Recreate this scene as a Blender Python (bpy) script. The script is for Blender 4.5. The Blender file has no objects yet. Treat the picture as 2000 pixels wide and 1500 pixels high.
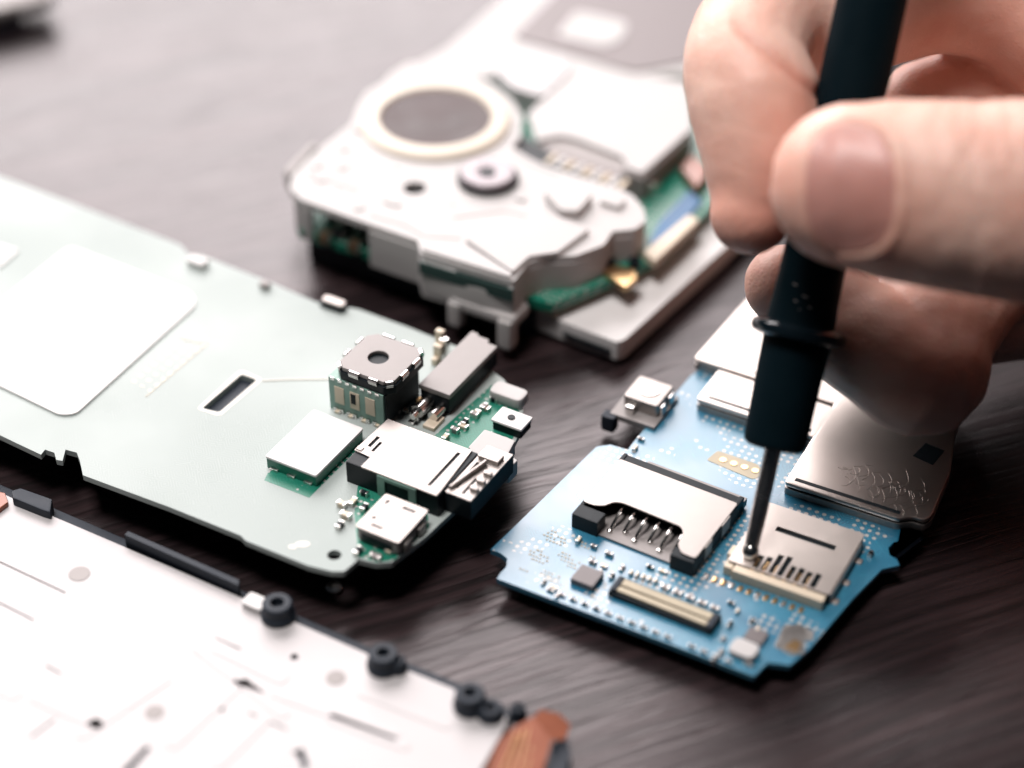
import bpy, bmesh, math, random
import numpy as np
from mathutils import Vector, Matrix
from mathutils.bvhtree import BVHTree

S = 0.001            # every coordinate below is in millimetres
random.seed(7)
scene = bpy.context.scene
col = scene.collection

# ------------------------------------------------------------------ camera
F, PT, D = 4000.0, math.radians(38), 310.0
CAM = Vector((0, -D * math.cos(PT), D * math.sin(PT)))
FW = Vector((0, math.cos(PT), -math.sin(PT)))
UP = Vector((0, math.sin(PT), math.cos(PT)))
RT = Vector((1, 0, 0))
cam_d = bpy.data.cameras.new('camera')
cam = bpy.data.objects.new('camera', cam_d)
col.objects.link(cam)
cam.location = CAM * S
cam.rotation_euler = (math.radians(90) - PT, 0, 0)
cam_d.sensor_width = 36
cam_d.lens = 72
cam_d.clip_start = 0.005
cam_d.clip_end = 20
cam_d.dof.use_dof = True
cam_d.dof.focus_distance = 0.284
cam_d.dof.aperture_fstop = 6.6
cam_d.dof.aperture_blades = 0
scene.camera = cam

# ------------------------------------------------------------------ world and lamps
world = bpy.data.worlds.new('World')
scene.world = world
world.use_nodes = True
bg = world.node_tree.nodes['Background']
bg.inputs[0].default_value = (0.45, 0.62, 0.8, 1)
bg.inputs[1].default_value = 0.018


def area(name, direction, dist, sx, sy, radiance, colour, target=(0, 0, 0)):
    l = bpy.data.lights.new(name, 'AREA')
    l.shape = 'RECTANGLE'
    l.size, l.size_y = sx * S, sy * S
    l.energy = math.pi * (sx * S) * (sy * S) * radiance
    l.color = colour
    o = bpy.data.objects.new(name, l)
    col.objects.link(o)
    d = Vector(direction).normalized()
    o.location = (Vector(target) + d * dist) * S
    o.rotation_euler = d.to_track_quat('Z', 'Y').to_euler()
    return o


area('window_light', (-0.42, 1.0, 0.76), 900, 960, 660, 8.6, (1.0, 0.94, 0.942))
area('softbox_light', (-0.20, -0.12, 1.0), 700, 200, 200, 37.0, (1.0, 0.955, 0.94))

scene.cycles.caustics_reflective = False
scene.cycles.caustics_refractive = False
scene.cycles.sample_clamp_indirect = 4.0
scene.view_settings.view_transform = 'Standard'
scene.view_settings.look = 'None'
scene.view_settings.exposure = 0.06
scene.view_settings.gamma = 1


# ------------------------------------------------------------------ geometry helpers
def P(u, v, z=0.0):
    """point of the photograph (2000 x 1500) on the horizontal plane at height z"""
    r = FW + RT * ((u - 1000) / F) + UP * ((750 - v) / F)
    return CAM + r * ((z - CAM.z) / r.z)


def Q(u, v, d):
    """point of the photograph at depth d in front of the lens"""
    return CAM + (FW + RT * ((u - 1000) / F) + UP * ((750 - v) / F)) * d


class Frame:
    """a device's own ground axes: a to the right, b away"""
    def __init__(self, u, v, z, ang):
        self.o = P(u, v, z)
        self.z = z
        self.ang = math.radians(ang)
        self.ax = Vector((math.cos(self.ang), math.sin(self.ang)))
        self.bx = Vector((-self.ax.y, self.ax.x))

    def __call__(self, a, b):
        p = self.o.xy + self.ax * a + self.bx * b
        return (p.x, p.y)

    def loc(self, u, v, z=None):
        d = P(u, v, self.z if z is None else z).xy - self.o.xy
        return d.dot(self.ax), d.dot(self.bx)


def flat(uvs, z):
    return [tuple(P(u, v, z).xy) for u, v in uvs]


def rounded(pts, r, seg=4):
    out = []
    n = len(pts)
    for i in range(n):
        p0, p1, p2 = (Vector(pts[i - 1]), Vector(pts[i]), Vector(pts[(i + 1) % n]))
        d0, d1 = (p0 - p1), (p2 - p1)
        rr = min(r, d0.length * .45, d1.length * .45)
        a, b = p1 + d0.normalized() * rr, p1 + d1.normalized() * rr
        for k in range(seg + 1):
            t = k / seg
            q = a * (1 - t) ** 2 + p1 * 2 * t * (1 - t) + b * t * t
            out.append((q.x, q.y))
    return out


def circle(c, r, n=24, ry=None):
    return [(c[0] + r * math.cos(2 * math.pi * k / n), c[1] + (ry or r) * math.sin(2 * math.pi * k / n)) for k in range(n)]


def new():
    return bmesh.new()


def _bevel(bm, faces, bev, seg=2):
    if bev <= 0:
        return
    es = set()
    fs = set(faces)
    for f in faces:
        for e in f.edges:
            lf = [x for x in e.link_faces if x in fs]
            if len(lf) == 2 and lf[0].normal.angle(lf[1].normal, 0) > 0.7:
                es.add(e)
    if es:
        bmesh.ops.bevel(bm, geom=list(es), offset=bev, segments=seg, affect='EDGES', profile=0.6, clamp_overlap=True)


def prism(bm, xy, z0, z1, bev=0.0, holes=(), mi=0, top=True):
    """vertical prism over a polygon (world mm), with real holes"""
    sub = bmesh.new()
    edges = []
    for loop in [xy] + list(holes):
        vs = [sub.verts.new((x, y, z1)) for x, y in loop]
        for i in range(len(vs)):
            edges.append(sub.edges.new((vs[i], vs[(i + 1) % len(vs)])))
    if holes:
        bmesh.ops.triangle_fill(sub, edges=edges, use_beauty=True, normal=(0, 0, 1))
    else:
        sub.faces.new(list(sub.verts))
    sub.normal_update()
    for f in sub.faces:
        if f.normal.z < 0:
            f.normal_flip()
    g = bmesh.ops.extrude_face_region(sub, geom=list(sub.faces))
    for v in [x for x in g['geom'] if isinstance(x, bmesh.types.BMVert)]:
        v.co.z = z0
    bmesh.ops.recalc_face_normals(sub, faces=list(sub.faces))
    sub.normal_update()
    _bevel(sub, list(sub.faces), bev)
    for f in sub.faces:
        f.material_index = mi
    _merge(bm, sub)
    return bm


def _merge(bm, sub, mat=None):
    sub.verts.index_update()
    vm = [bm.verts.new(mat @ v.co if mat else v.co) for v in sub.verts]
    for f in sub.faces:
        try:
            nf = bm.faces.new([vm[v.index] for v in f.verts])
            nf.material_index = f.material_index
        except ValueError:
            pass
    sub.free()


def rect(fr, a0, b0, a1, b1):
    return [fr(a0, b0), fr(a1, b0), fr(a1, b1), fr(a0, b1)]


def box(bm, fr, a0, b0, a1, b1, z0, z1, bev=0.0, mi=0, r=0.0):
    p = rect(fr, a0, b0, a1, b1)
    if r > 0:
        p = rounded(p, r, 3)
    return prism(bm, p, z0, z1, bev, mi=mi)


def lathe(bm, c, prof, seg=36, mi=0, mat=None):
    """closed profile of (radius, z) turned round a vertical axis at c"""
    sub = bmesh.new()
    rings = []
    for r, z in prof:
        if r <= 1e-6:
            rings.append([sub.verts.new((0, 0, z))])
        else:
            rings.append([sub.verts.new((r * math.cos(2 * math.pi * k / seg), r * math.sin(2 * math.pi * k / seg), z)) for k in range(seg)])
    for a, b in zip(rings, rings[1:]):
        for k in range(seg):
            k2 = (k + 1) % seg
            if len(a) == 1 and len(b) == 1:
                continue
            if len(a) == 1:
                sub.faces.new((a[0], b[k], b[k2]))
            elif len(b) == 1:
                sub.faces.new((a[k], a[k2], b[0]))
            else:
                sub.faces.new((a[k], a[k2], b[k2], b[k]))
    bmesh.ops.recalc_face_normals(sub, faces=list(sub.faces))
    for f in sub.faces:
        f.material_index = mi
    m = mat if mat else Matrix.Translation(Vector((c[0], c[1], 0)))
    _merge(bm, sub, m)
    return bm


def cyl(bm, c, r, z0, z1, seg=24, b=0.1, mi=0):
    return lathe(bm, c, [(0, z0), (r - b, z0), (r, z0 + b), (r, z1 - b), (r - b, z1), (0, z1)], seg, mi)


def sweep(bm, pts, radii, seg=10, mi=0, flat_n=None, flat_f=1.0, caps=True):
    sub = bmesh.new()
    rings = []
    n = len(pts)
    prev = None
    for i in range(n):
        p = Vector(pts[i])
        t = (Vector(pts[min(i + 1, n - 1)]) - Vector(pts[max(i - 1, 0)])).normalized()
        ref = flat_n if flat_n is not None else (prev if prev is not None else (Vector((0, 0, 1)) if abs(t.z) < .9 else Vector((1, 0, 0))))
        n2 = (ref - t * ref.dot(t)).normalized()
        n1 = t.cross(n2)
        prev = n2
        r = radii[i] if isinstance(radii, (list, tuple)) else radii
        rings.append([sub.verts.new(p + n1 * r * math.cos(2 * math.pi * k / seg) + n2 * r * flat_f * math.sin(2 * math.pi * k / seg)) for k in range(seg)])
    for a, b in zip(rings, rings[1:]):
        for k in range(seg):
            sub.faces.new((a[k], a[(k + 1) % seg], b[(k + 1) % seg], b[k]))
    if caps:
        sub.faces.new(rings[0])
        sub.faces.new(rings[-1])
    bmesh.ops.recalc_face_normals(sub, faces=list(sub.faces))
    for f in sub.faces:
        f.material_index = mi
    _merge(bm, sub)
    return bm


# ------------------------------------------------------------------ materials
def mat(name, c, rough=.5, metal=0.0, var=0.0, vscale=300., bump=0.0, bscale=1500., ior=1.5, coat=0.0, sss=0.0):
    m = bpy.data.materials.new(name)
    m.use_nodes = True
    nt = m.node_tree
    b = nt.nodes['Principled BSDF']
    b.inputs['Base Color'].default_value = (*c, 1)
    b.inputs['Roughness'].default_value = rough
    b.inputs['Metallic'].default_value = metal
    b.inputs['IOR'].default_value = ior
    b.inputs['Coat Weight'].default_value = coat
    b.inputs['Coat Roughness'].default_value = .15
    if sss:
        b.inputs['Subsurface Weight'].default_value = sss
        b.inputs['Subsurface Radius'].default_value = (1, .8, .7)
        b.inputs['Subsurface Scale'].default_value = .0015
    tc = nt.nodes.new('ShaderNodeTexCoord')
    if var > 0:
        nz = nt.nodes.new('ShaderNodeTexNoise')
        nz.inputs['Scale'].default_value = vscale
        nz.inputs['Detail'].default_value = 5
        nt.links.new(tc.outputs['Object'], nz.inputs['Vector'])
        mx = nt.nodes.new('ShaderNodeMix')
        mx.data_type = 'RGBA'
        mx.inputs['A'].default_value = (*[x * (1 - var) for x in c], 1)
        mx.inputs['B'].default_value = (*[min(1, x * (1 + var)) for x in c], 1)
        nt.links.new(nz.outputs['Fac'], mx.inputs['Factor'])
        nt.links.new(mx.outputs['Result'], b.inputs['Base Color'])
        mr = nt.nodes.new('ShaderNodeMapRange')
        mr.inputs['To Min'].default_value = max(.03, rough * (1 - var))
        mr.inputs['To Max'].default_value = min(1, rough * (1 + var))
        nt.links.new(nz.outputs['Fac'], mr.inputs['Value'])
        nt.links.new(mr.outputs['Result'], b.inputs['Roughness'])
    if bump > 0:
        n2 = nt.nodes.new('ShaderNodeTexNoise')
        n2.inputs['Scale'].default_value = bscale
        n2.inputs['Detail'].default_value = 4
        nt.links.new(tc.outputs['Object'], n2.inputs['Vector'])
        bp = nt.nodes.new('ShaderNodeBump')
        bp.inputs['Strength'].default_value = bump
        bp.inputs['Distance'].default_value = .0002
        nt.links.new(n2.outputs['Fac'], bp.inputs['Height'])
        nt.links.new(bp.outputs['Normal'], b.inputs['Normal'])
    return m


def pcb_mat(name, c, c2, rough, ang, speck=0.0, ior=1.6):
    """solder mask: traces running in two directions under the lacquer, scattered vias"""
    m = mat(name, c, rough, ior=ior)
    nt = m.node_tree
    N, L = nt.nodes, nt.links
    b = N['Principled BSDF']
    tc = N.new('ShaderNodeTexCoord')
    mp = N.new('ShaderNodeMapping')
    mp.inputs['Rotation'].default_value = (0, 0, math.radians(-ang))
    L.new(tc.outputs['Object'], mp.inputs['Vector'])
    vor = N.new('ShaderNodeTexVoronoi')
    vor.distance = 'MANHATTAN'
    vor.feature = 'F1'
    vor.inputs['Scale'].default_value = 420
    L.new(mp.outputs['Vector'], vor.inputs['Vector'])
    snd = N.new('ShaderNodeMath')
    snd.operation = 'SINE'
    mul = N.new('ShaderNodeMath')
    mul.operation = 'MULTIPLY'
    mul.inputs[1].default_value = 30
    L.new(vor.outputs['Distance'], mul.inputs[0])
    L.new(mul.outputs[0], snd.inputs[0])
    rmp = N.new('ShaderNodeMapRange')
    rmp.inputs['From Min'].default_value = .2
    rmp.inputs['From Max'].default_value = .7
    L.new(snd.outputs[0], rmp.inputs['Value'])
    nz = N.new('ShaderNodeTexNoise')
    nz.inputs['Scale'].default_value = 90
    nz.inputs['Detail'].default_value = 3
    L.new(mp.outputs['Vector'], nz.inputs['Vector'])
    msk = N.new('ShaderNodeMapRange')
    msk.inputs['From Min'].default_value = .45
    msk.inputs['From Max'].default_value = .58
    L.new(nz.outputs['Fac'], msk.inputs['Value'])
    tr = N.new('ShaderNodeMath')
    tr.operation = 'MULTIPLY'
    L.new(rmp.outputs['Result'], tr.inputs[0])
    L.new(msk.outputs['Result'], tr.inputs[1])
    mx = N.new('ShaderNodeMix')
    mx.data_type = 'RGBA'
    mx.inputs['A'].default_value = (*c, 1)
    mx.inputs['B'].default_value = (*c2, 1)
    L.new(tr.outputs[0], mx.inputs['Factor'])
    last = mx.outputs['Result']
    hsum = tr.outputs[0]
    sm_ = N.new('ShaderNodeTexNoise')               # handling smears in the gloss
    sm_.inputs['Scale'].default_value = 45
    sm_.inputs['Detail'].default_value = 6
    L.new(mp.outputs['Vector'], sm_.inputs['Vector'])
    sr = N.new('ShaderNodeMapRange')
    sr.inputs['From Min'].default_value = .35
    sr.inputs['From Max'].default_value = .65
    sr.inputs['To Min'].default_value = rough * .75
    sr.inputs['To Max'].default_value = rough * 1.3
    L.new(sm_.outputs['Fac'], sr.inputs['Value'])
    L.new(sr.outputs['Result'], b.inputs['Roughness'])
    if speck > 0:                                   # tinned vias and test pads
        v2 = N.new('ShaderNodeTexVoronoi')
        v2.inputs['Scale'].default_value = 900
        v2.inputs['Randomness'].default_value = .08
        L.new(mp.outputs['Vector'], v2.inputs['Vector'])
        th = N.new('ShaderNodeMath')
        th.operation = 'LESS_THAN'
        th.inputs[1].default_value = .27
        L.new(v2.outputs['Distance'], th.inputs[0])
        n3 = N.new('ShaderNodeTexNoise')
        n3.inputs['Scale'].default_value = 160
        L.new(mp.outputs['Vector'], n3.inputs['Vector'])
        t3 = N.new('ShaderNodeMath')
        t3.operation = 'GREATER_THAN'
        t3.inputs[1].default_value = 1 - speck
        L.new(n3.outputs['Fac'], t3.inputs[0])
        ml = N.new('ShaderNodeMath')
        ml.operation = 'MULTIPLY'
        L.new(th.outputs[0], ml.inputs[0])
        L.new(t3.outputs[0], ml.inputs[1])
        m2 = N.new('ShaderNodeMix')
        m2.data_type = 'RGBA'
        m2.inputs['B'].default_value = (.42, .40, .38, 1)
        L.new(last, m2.inputs['A'])
        L.new(ml.outputs[0], m2.inputs['Factor'])
        last = m2.outputs['Result']
    L.new(last, b.inputs['Base Color'])
    bp = N.new('ShaderNodeBump')
    bp.inputs['Strength'].default_value = .12
    bp.inputs['Distance'].default_value = .0001
    L.new(hsum, bp.inputs['Height'])
    L.new(bp.outputs['Normal'], b.inputs['Normal'])
    return m


def wood_mat():
    m = mat('dark_stained_wood', (.06, .043, .043), .42, ior=1.54)
    m.node_tree.nodes['Principled BSDF'].inputs['Specular Tint'].default_value = (1, .925, .93, 1)
    nt = m.node_tree
    N, L = nt.nodes, nt.links
    b = N['Principled BSDF']
    tc = N.new('ShaderNodeTexCoord')
    mp = N.new('ShaderNodeMapping')
    mp.inputs['Rotation'].default_value = (0, 0, math.radians(-24))
    L.new(tc.outputs['Object'], mp.inputs['Vector'])
    warp = N.new('ShaderNodeTexNoise')
    warp.inputs['Scale'].default_value = 18
    warp.inputs['Detail'].default_value = 2
    L.new(mp.outputs['Vector'], warp.inputs['Vector'])
    vm = N.new('ShaderNodeVectorMath')
    vm.operation = 'MULTIPLY_ADD'
    vm.inputs[1].default_value = (0, .006, 0)
    L.new(warp.outputs['Color'], vm.inputs[0])
    L.new(mp.outputs['Vector'], vm.inputs[2])

    def streak(sx, sy, detail, rough=.6):
        s = N.new('ShaderNodeMapping')
        s.inputs['Scale'].default_value = (sx, sy, 1)
        L.new(vm.outputs[0], s.inputs['Vector'])
        n = N.new('ShaderNodeTexNoise')
        n.inputs['Scale'].default_value = 1
        n.inputs['Detail'].default_value = detail
        n.inputs['Roughness'].default_value = rough
        L.new(s.outputs['Vector'], n.inputs['Vector'])
        return n.outputs['Fac']
    broad = streak(14, 170, 4)
    fine = streak(32, 800, 4, .6)
    pores = streak(60, 1100, 2)
    r1 = N.new('ShaderNodeValToRGB')
    r1.color_ramp.elements[0].position = .3
    r1.color_ramp.elements[0].color = (.007, .004, .005, 1)
    r1.color_ramp.elements[1].position = .72
    r1.color_ramp.elements[1].color = (.033, .020, .021, 1)
    L.new(broad, r1.inputs['Fac'])
    r2 = N.new('ShaderNodeValToRGB')
    r2.color_ramp.elements[0].position = .38
    r2.color_ramp.elements[0].color = (.25, .25, .25, 1)
    r2.color_ramp.elements[1].position = .58
    r2.color_ramp.elements[1].color = (1.15, 1.15, 1.15, 1)
    L.new(fine, r2.inputs['Fac'])
    mx = N.new('ShaderNodeMix')
    mx.data_type = 'RGBA'
    mx.blend_type = 'MULTIPLY'
    mx.inputs['Factor'].default_value = 1
    L.new(r1.outputs['Color'], mx.inputs['A'])
    L.new(r2.outputs['Color'], mx.inputs['B'])
    L.new(mx.outputs['Result'], b.inputs['Base Color'])
    mr = N.new('ShaderNodeMapRange')
    mr.inputs['From Min'].default_value = .3
    mr.inputs['From Max'].default_value = .7
    mr.inputs['To Min'].default_value = .36
    mr.inputs['To Max'].default_value = .28
    L.new(fine, mr.inputs['Value'])
    L.new(mr.outputs['Result'], b.inputs['Roughness'])
    pr = N.new('ShaderNodeMapRange')
    pr.inputs['From Min'].default_value = .36
    pr.inputs['From Max'].default_value = .5
    L.new(pores, pr.inputs['Value'])
    ad = N.new('ShaderNodeMath')
    ad.operation = 'ADD'
    L.new(pr.outputs['Result'], ad.inputs[0])
    L.new(fine, ad.inputs[1])
    bp = N.new('ShaderNodeBump')
    bp.inputs['Strength'].default_value = .2
    bp.inputs['Distance'].default_value = .0002
    L.new(ad.outputs[0], bp.inputs['Height'])
    L.new(bp.outputs['Normal'], b.inputs['Normal'])
    return m


def skin_mat(name, c, c2, nail=False):
    m = mat(name, c, .45 if not nail else .38, ior=1.4)
    nt = m.node_tree
    N, L = nt.nodes, nt.links
    b = N['Principled BSDF']
    b.inputs['Subsurface Weight'].default_value = .3
    b.inputs['Subsurface Radius'].default_value = (1.0, .35, .2)
    b.inputs['Subsurface Scale'].default_value = .0028
    tc = N.new('ShaderNodeTexCoord')
    nz = N.new('ShaderNodeTexNoise')
    nz.inputs['Scale'].default_value = 110
    nz.inputs['Detail'].default_value = 5
    L.new(tc.outputs['Object'], nz.inputs['Vector'])
    rp = N.new('ShaderNodeMapRange')
    rp.inputs['From Min'].default_value = .35
    rp.inputs['From Max'].default_value = .68
    L.new(nz.outputs['Fac'], rp.inputs['Value'])
    mx = N.new('ShaderNodeMix')
    mx.data_type = 'RGBA'
    mx.inputs['A'].default_value = (*c, 1)
    mx.inputs['B'].default_value = (*c2, 1)
    L.new(rp.outputs['Result'], mx.inputs['Factor'])
    L.new(mx.outputs['Result'], b.inputs['Base Color'])
    if not nail:
        at = N.new('ShaderNodeAttribute')
        at.attribute_name = 'flush'
        m3 = N.new('ShaderNodeMix')
        m3.data_type = 'RGBA'
        m3.inputs['B'].default_value = (.58, .23, .165, 1)
        L.new(at.outputs['Fac'], m3.inputs['Factor'])
        L.new(mx.outputs['Result'], m3.inputs['A'])
        L.new(m3.outputs['Result'], b.inputs['Base Color'])
        v = N.new('ShaderNodeTexVoronoi')
        v.feature = 'DISTANCE_TO_EDGE'
        v.inputs['Scale'].default_value = 1500
        L.new(tc.outputs['Object'], v.inputs['Vector'])
        n2 = N.new('ShaderNodeTexNoise')
        n2.inputs['Scale'].default_value = 900
        n2.inputs['Detail'].default_value = 5
        L.new(tc.outputs['Object'], n2.inputs['Vector'])
        ad = N.new('ShaderNodeMath')
        ad.operation = 'ADD'
        L.new(v.outputs['Distance'], ad.inputs[0])
        L.new(n2.outputs['Fac'], ad.inputs[1])
        bp = N.new('ShaderNodeBump')
        bp.inputs['Strength'].default_value = .3
        bp.inputs['Distance'].default_value = .00025
        L.new(ad.outputs[0], bp.inputs['Height'])
        L.new(bp.outputs['Normal'], b.inputs['Normal'])
    return m


A0 = -30.0
M = dict(
    wood=wood_mat(),
    silver=mat('brushed_tin', (.375, .342, .322), .48, 1.0, var=.12, vscale=260, bump=.05, bscale=500),
    shield=mat('nickel_shield', (.54, .485, .45), .34, 1.0, var=.15, vscale=90, bump=.12, bscale=160),
    cardmetal=mat('card_slot_metal', (.62, .56, .52), .5, 1.0, var=.08, vscale=260, bump=.05, bscale=500),
    chrome=mat('bright_steel', (.7, .68, .66), .18, 1.0, var=.2, vscale=300),
    steel=mat('dark_steel', (.50, .475, .47), .26, 1.0, var=.2, vscale=500),
    alu=mat('satin_aluminium', (.45, .43, .43), .5, .2, var=.14, vscale=70, bump=.2, bscale=120, ior=1.3),
    white=mat('white_plastic', (.47, .45, .442), .45, var=.05, vscale=120, sss=.12, ior=1.28),
    cream=mat('cream_plastic', (.62, .52, .40), .45, var=.1),
    ringcream=mat('cream_adhesive_ring', (.68, .60, .50), .5, var=.05),
    label=mat('pale_shield_label', (.66, .64, .63), .5, var=.03, ior=1.4),
    black=mat('black_plastic', (.004, .008, .011), .45, var=.2, bump=.05, ior=1.3),
    gloss=mat('glossy_black_ring', (.004, .008, .011), .12),
    slate=mat('slate_rubber', (.016, .022, .032), .55, var=.2, bump=.1, bscale=900, ior=1.35),
    handle=mat('black_rubber_handle', (.002, .007, .010), .55, var=.15, bump=.06, bscale=700, ior=1.12),
    chip=mat('grey_package', (.15, .13, .13), .45, var=.15, bump=.05),
    module=mat('grey_metal_cap', (.27, .248, .24), .5, .2, var=.12, ior=1.35),
    mesh=mat('speaker_felt', (.095, .074, .074), .85, var=.6, vscale=170, bump=.5, bscale=1800),
    gold=mat('gold_plating', (.75, .50, .26), .3, 1.0, var=.15, vscale=500),
    solder=mat('solder', (.68, .65, .62), .3, 1.0, var=.15, vscale=900),
    copper=mat('orange_polyimide_flex', (.24, .05, .009), .4, var=.45, vscale=130, coat=.4),
    blue=pcb_mat('blue_solder_mask', (.004, .125, .22), (.02, .24, .36), .35, A0, speck=.44, ior=2.1),
    blueflex=mat('blue_flex', (.006, .09, .22), .4, var=.2),
    green=pcb_mat('pale_green_board', (.345, .388, .371), (.385, .425, .41), .47, A0, ior=1.38),  # pale base takes in the window sheen on the green mask
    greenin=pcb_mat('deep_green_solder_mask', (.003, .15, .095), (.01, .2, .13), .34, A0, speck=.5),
    pcbedge=mat('board_laminate', (.42, .36, .26), .6, var=.2),
    striptone=mat('dark_green_gasket', (.03, .06, .055), .5, ior=1.3),
    camgreen=mat('camera_substrate', (.20, .33, .28), .4, var=.2),
    greylabel=mat('grey_label', (.17, .14, .14), .5, var=.05),
    lens=mat('lens_ring', (.22, .19, .2), .35, .3, var=.1),
    paper=mat('off_white_ink', (.72, .68, .62), .6),
    skin=skin_mat('skin', (.77, .515, .425), (.67, .37, .29)),
    nail=skin_mat('nail', (.58, .27, .23), (.52, .23, .19), True),
)


# ------------------------------------------------------------------ objects
def thing(name, label, cat, at, group=None):
    o = bpy.data.objects.new(name, None)
    o.empty_display_size = .003
    col.objects.link(o)
    o.location = Vector(at) * S
    o['label'] = label
    o['category'] = cat
    if group:
        o['group'] = group
    o['_o'] = list(at)
    return o


def part(name, bm, mats, parent, label=None, smooth=35):
    org = Vector((0, 0, 0))
    q = parent
    while q is not None:
        if '_o' in q.keys():
            org = Vector(q['_o'])
        q = q.parent
    for v in bm.verts:
        v.co = (v.co - org) * S
    me = bpy.data.meshes.new(name)
    bm.to_mesh(me)
    bm.free()
    if not isinstance(mats, (list, tuple)):
        mats = [mats]
    for m in mats:
        me.materials.append(M[m])
    me.polygons.foreach_set('use_smooth', [True] * len(me.polygons))
    me.set_sharp_from_angle(angle=math.radians(smooth))
    o = bpy.data.objects.new(name, me)
    col.objects.link(o)
    o.parent = parent
    wn = o.modifiers.new('normals', 'WEIGHTED_NORMAL')
    wn.keep_sharp = True
    wn.weight = 100
    if label:
        o['label'] = label
    return o


def cap(parent, fr, a, b, z, l=1.0, w=.5, h=.5, along=True, body='chip', name='capacitor'):
    """a chip component: body with two soldered ends"""
    bm = new()
    if along:
        box(bm, fr, a - l * .28, b - w / 2, a + l * .28, b + w / 2, z, z + h, .04, 0)
        for s in (-1, 1):
            box(bm, fr, a + s * l * .5 - (l * .21 if s > 0 else 0), b - w / 2 - .02, a + s * l * .5 + (0 if s > 0 else l * .21), b + w / 2 + .02, z, z + h + .03, .06, 1)
    else:
        box(bm, fr, a - w / 2, b - l * .28, a + w / 2, b + l * .28, z, z + h, .04, 0)
        for s in (-1, 1):
            box(bm, fr, a - w / 2 - .02, b + s * l * .5 - (l * .21 if s > 0 else 0), a + w / 2 + .02, b + s * l * .5 + (0 if s > 0 else l * .21), z, z + h + .03, .06, 1)
    return part(name, bm, [body, 'solder'], parent)


# ================================================================== the table
bm = new()
prism(bm, [(-520, -260), (520, -260), (520, 420), (-520, 420)], -30, 0, 1.5)
tb = part('table_top', bm, 'wood', None)
tb['kind'] = 'structure'

# ================================================================== blue circuit board
ZB = 3.4
blue = thing('circuit_board', 'blue phone circuit board with card slots and metal shields, under the screwdriver tip', 'circuit board', P(1400, 1000, 0))
fb = Frame(972, 1125, ZB, A0)
loop = [(958, 1073), (976, 1080), (990, 1090), (989, 1106), (978, 1118), (970, 1130), (1130, 1190), (1300, 1254), (1473, 1320),
        (1500, 1294), (1543, 1299), (1578, 1270), (1665, 1170), (1722, 1112), (1757, 1104), (1752, 1092), (1738, 1084), (1735, 1070), (1745, 1060), (1762, 1062), (1800, 1046)]
xy = flat(loop, ZB)
a1, b1 = fb.loc(1800, 1046)
xy += [fb(a1 - 1.6, 30), fb(a1 - 5.6, 46), fb(a1 - 7, 62), fb(33, 72), fb(8, 72), fb(6, 66)]
la, lb = fb.loc(1348, 735)
xy += [fb(la, lb)]
xy += flat([(1238, 862), (1226, 878), (1192, 868), (1165, 872)], ZB)
hole = circle(P(1040, 1060, ZB).xy, .01)
bm = new()
prism(bm, xy, ZB - .9, ZB, .06)
part('board', bm, 'blue', blue)
bm = new()
box(bm, fb, 3.5, 4.5, 33, 26, 0, ZB - .9, .3, 0, 1)
box(bm, fb, 10, 28, 34, 64, 0, ZB - .9, .3, 0, 1)
part('shield_can', bm, 'steel', blue, 'shaded metal can on the underside')

# --- sim slot
fs = Frame(1117, 1030, ZB, -31)
zs = ZB
bm = new()
box(bm, fs, 0, .3, 18.6, 15.2, zs, zs + .35, .05, 1)
box(bm, fs, -.1, 0, 3.9, 2.4, zs, zs + 2.5, .15, 0)
box(bm, fs, -.1, 2.4, .5, 15, zs, zs + 2.5, .1, 0)
box(bm, fs, 15.1, -.4, 18.6, 1.4, zs, zs + 2.55, .15, 0)
box(bm, fs, 17.9, 1.4, 18.6, 15, zs, zs + 2.55, .1, 0)
box(bm, fs, .5, 6.5, 17.9, 14.9, zs + .35, zs + 2.4, .1, 0)
slot = part('card_slot', bm, ['black', 'module'], blue, 'open card slot with black frame and metal cover')
bm = new()
cv = [(.1, 2.7), (.1, 13.2), (18.5, 13.2), (18.5, .4), (16.4, .4), (15.2, 1.7), (14.9, 4.0), (14.0, 5.0), (5.0, 5.2), (3.9, 4.8), (3.1, 3.4), (1.8, 2.7)]
prism(bm, rounded([fs(*p) for p in cv], .5, 3), zs + 2.57, zs + 2.8, .07)
box(bm, fs, 18.5, 3.0, 18.72, 5.0, zs + .5, zs + 2.7, .04)
box(bm, fs, 18.5, 8.0, 18.72, 10.5, zs + .5, zs + 2.7, .04)
part('cover', bm, 'silver', slot)
for k in range(6):
    a = 4.9 + k * 1.9
    bm = new()
    pts = []
    for t in range(9):
        s = t / 8
        q = fs(a + .25 * math.sin(3 * s), 2.3 + 3.6 * s)
        pts.append((q[0], q[1], zs + .45 + 1.6 * math.sin(s * math.pi * .8)))
    sweep(bm, pts, .26, 8, 0)
    q = fs(a + .1, 1.6 + .9 * (k % 2))
    lathe(bm, q, [(0, zs + .35), (.42, zs + .35), (.4, zs + .6), (.2, zs + .75), (0, zs + .8)], 12)
    part('contact', bm, 'chrome', slot)
bm = new()
box(bm, fs, 3.2, 13.3, 18.6, 16.0, zs + .36, zs + 1.7, .06, 0)
for k in range(5):
    box(bm, fs, 4.0 + k * 3.0, 14.0, 5.0 + k * 3.0, 14.9, zs + 1.7, zs + 1.85, .04, 1)
part('rear_strip', bm, ['module', 'black'], slot)

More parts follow.
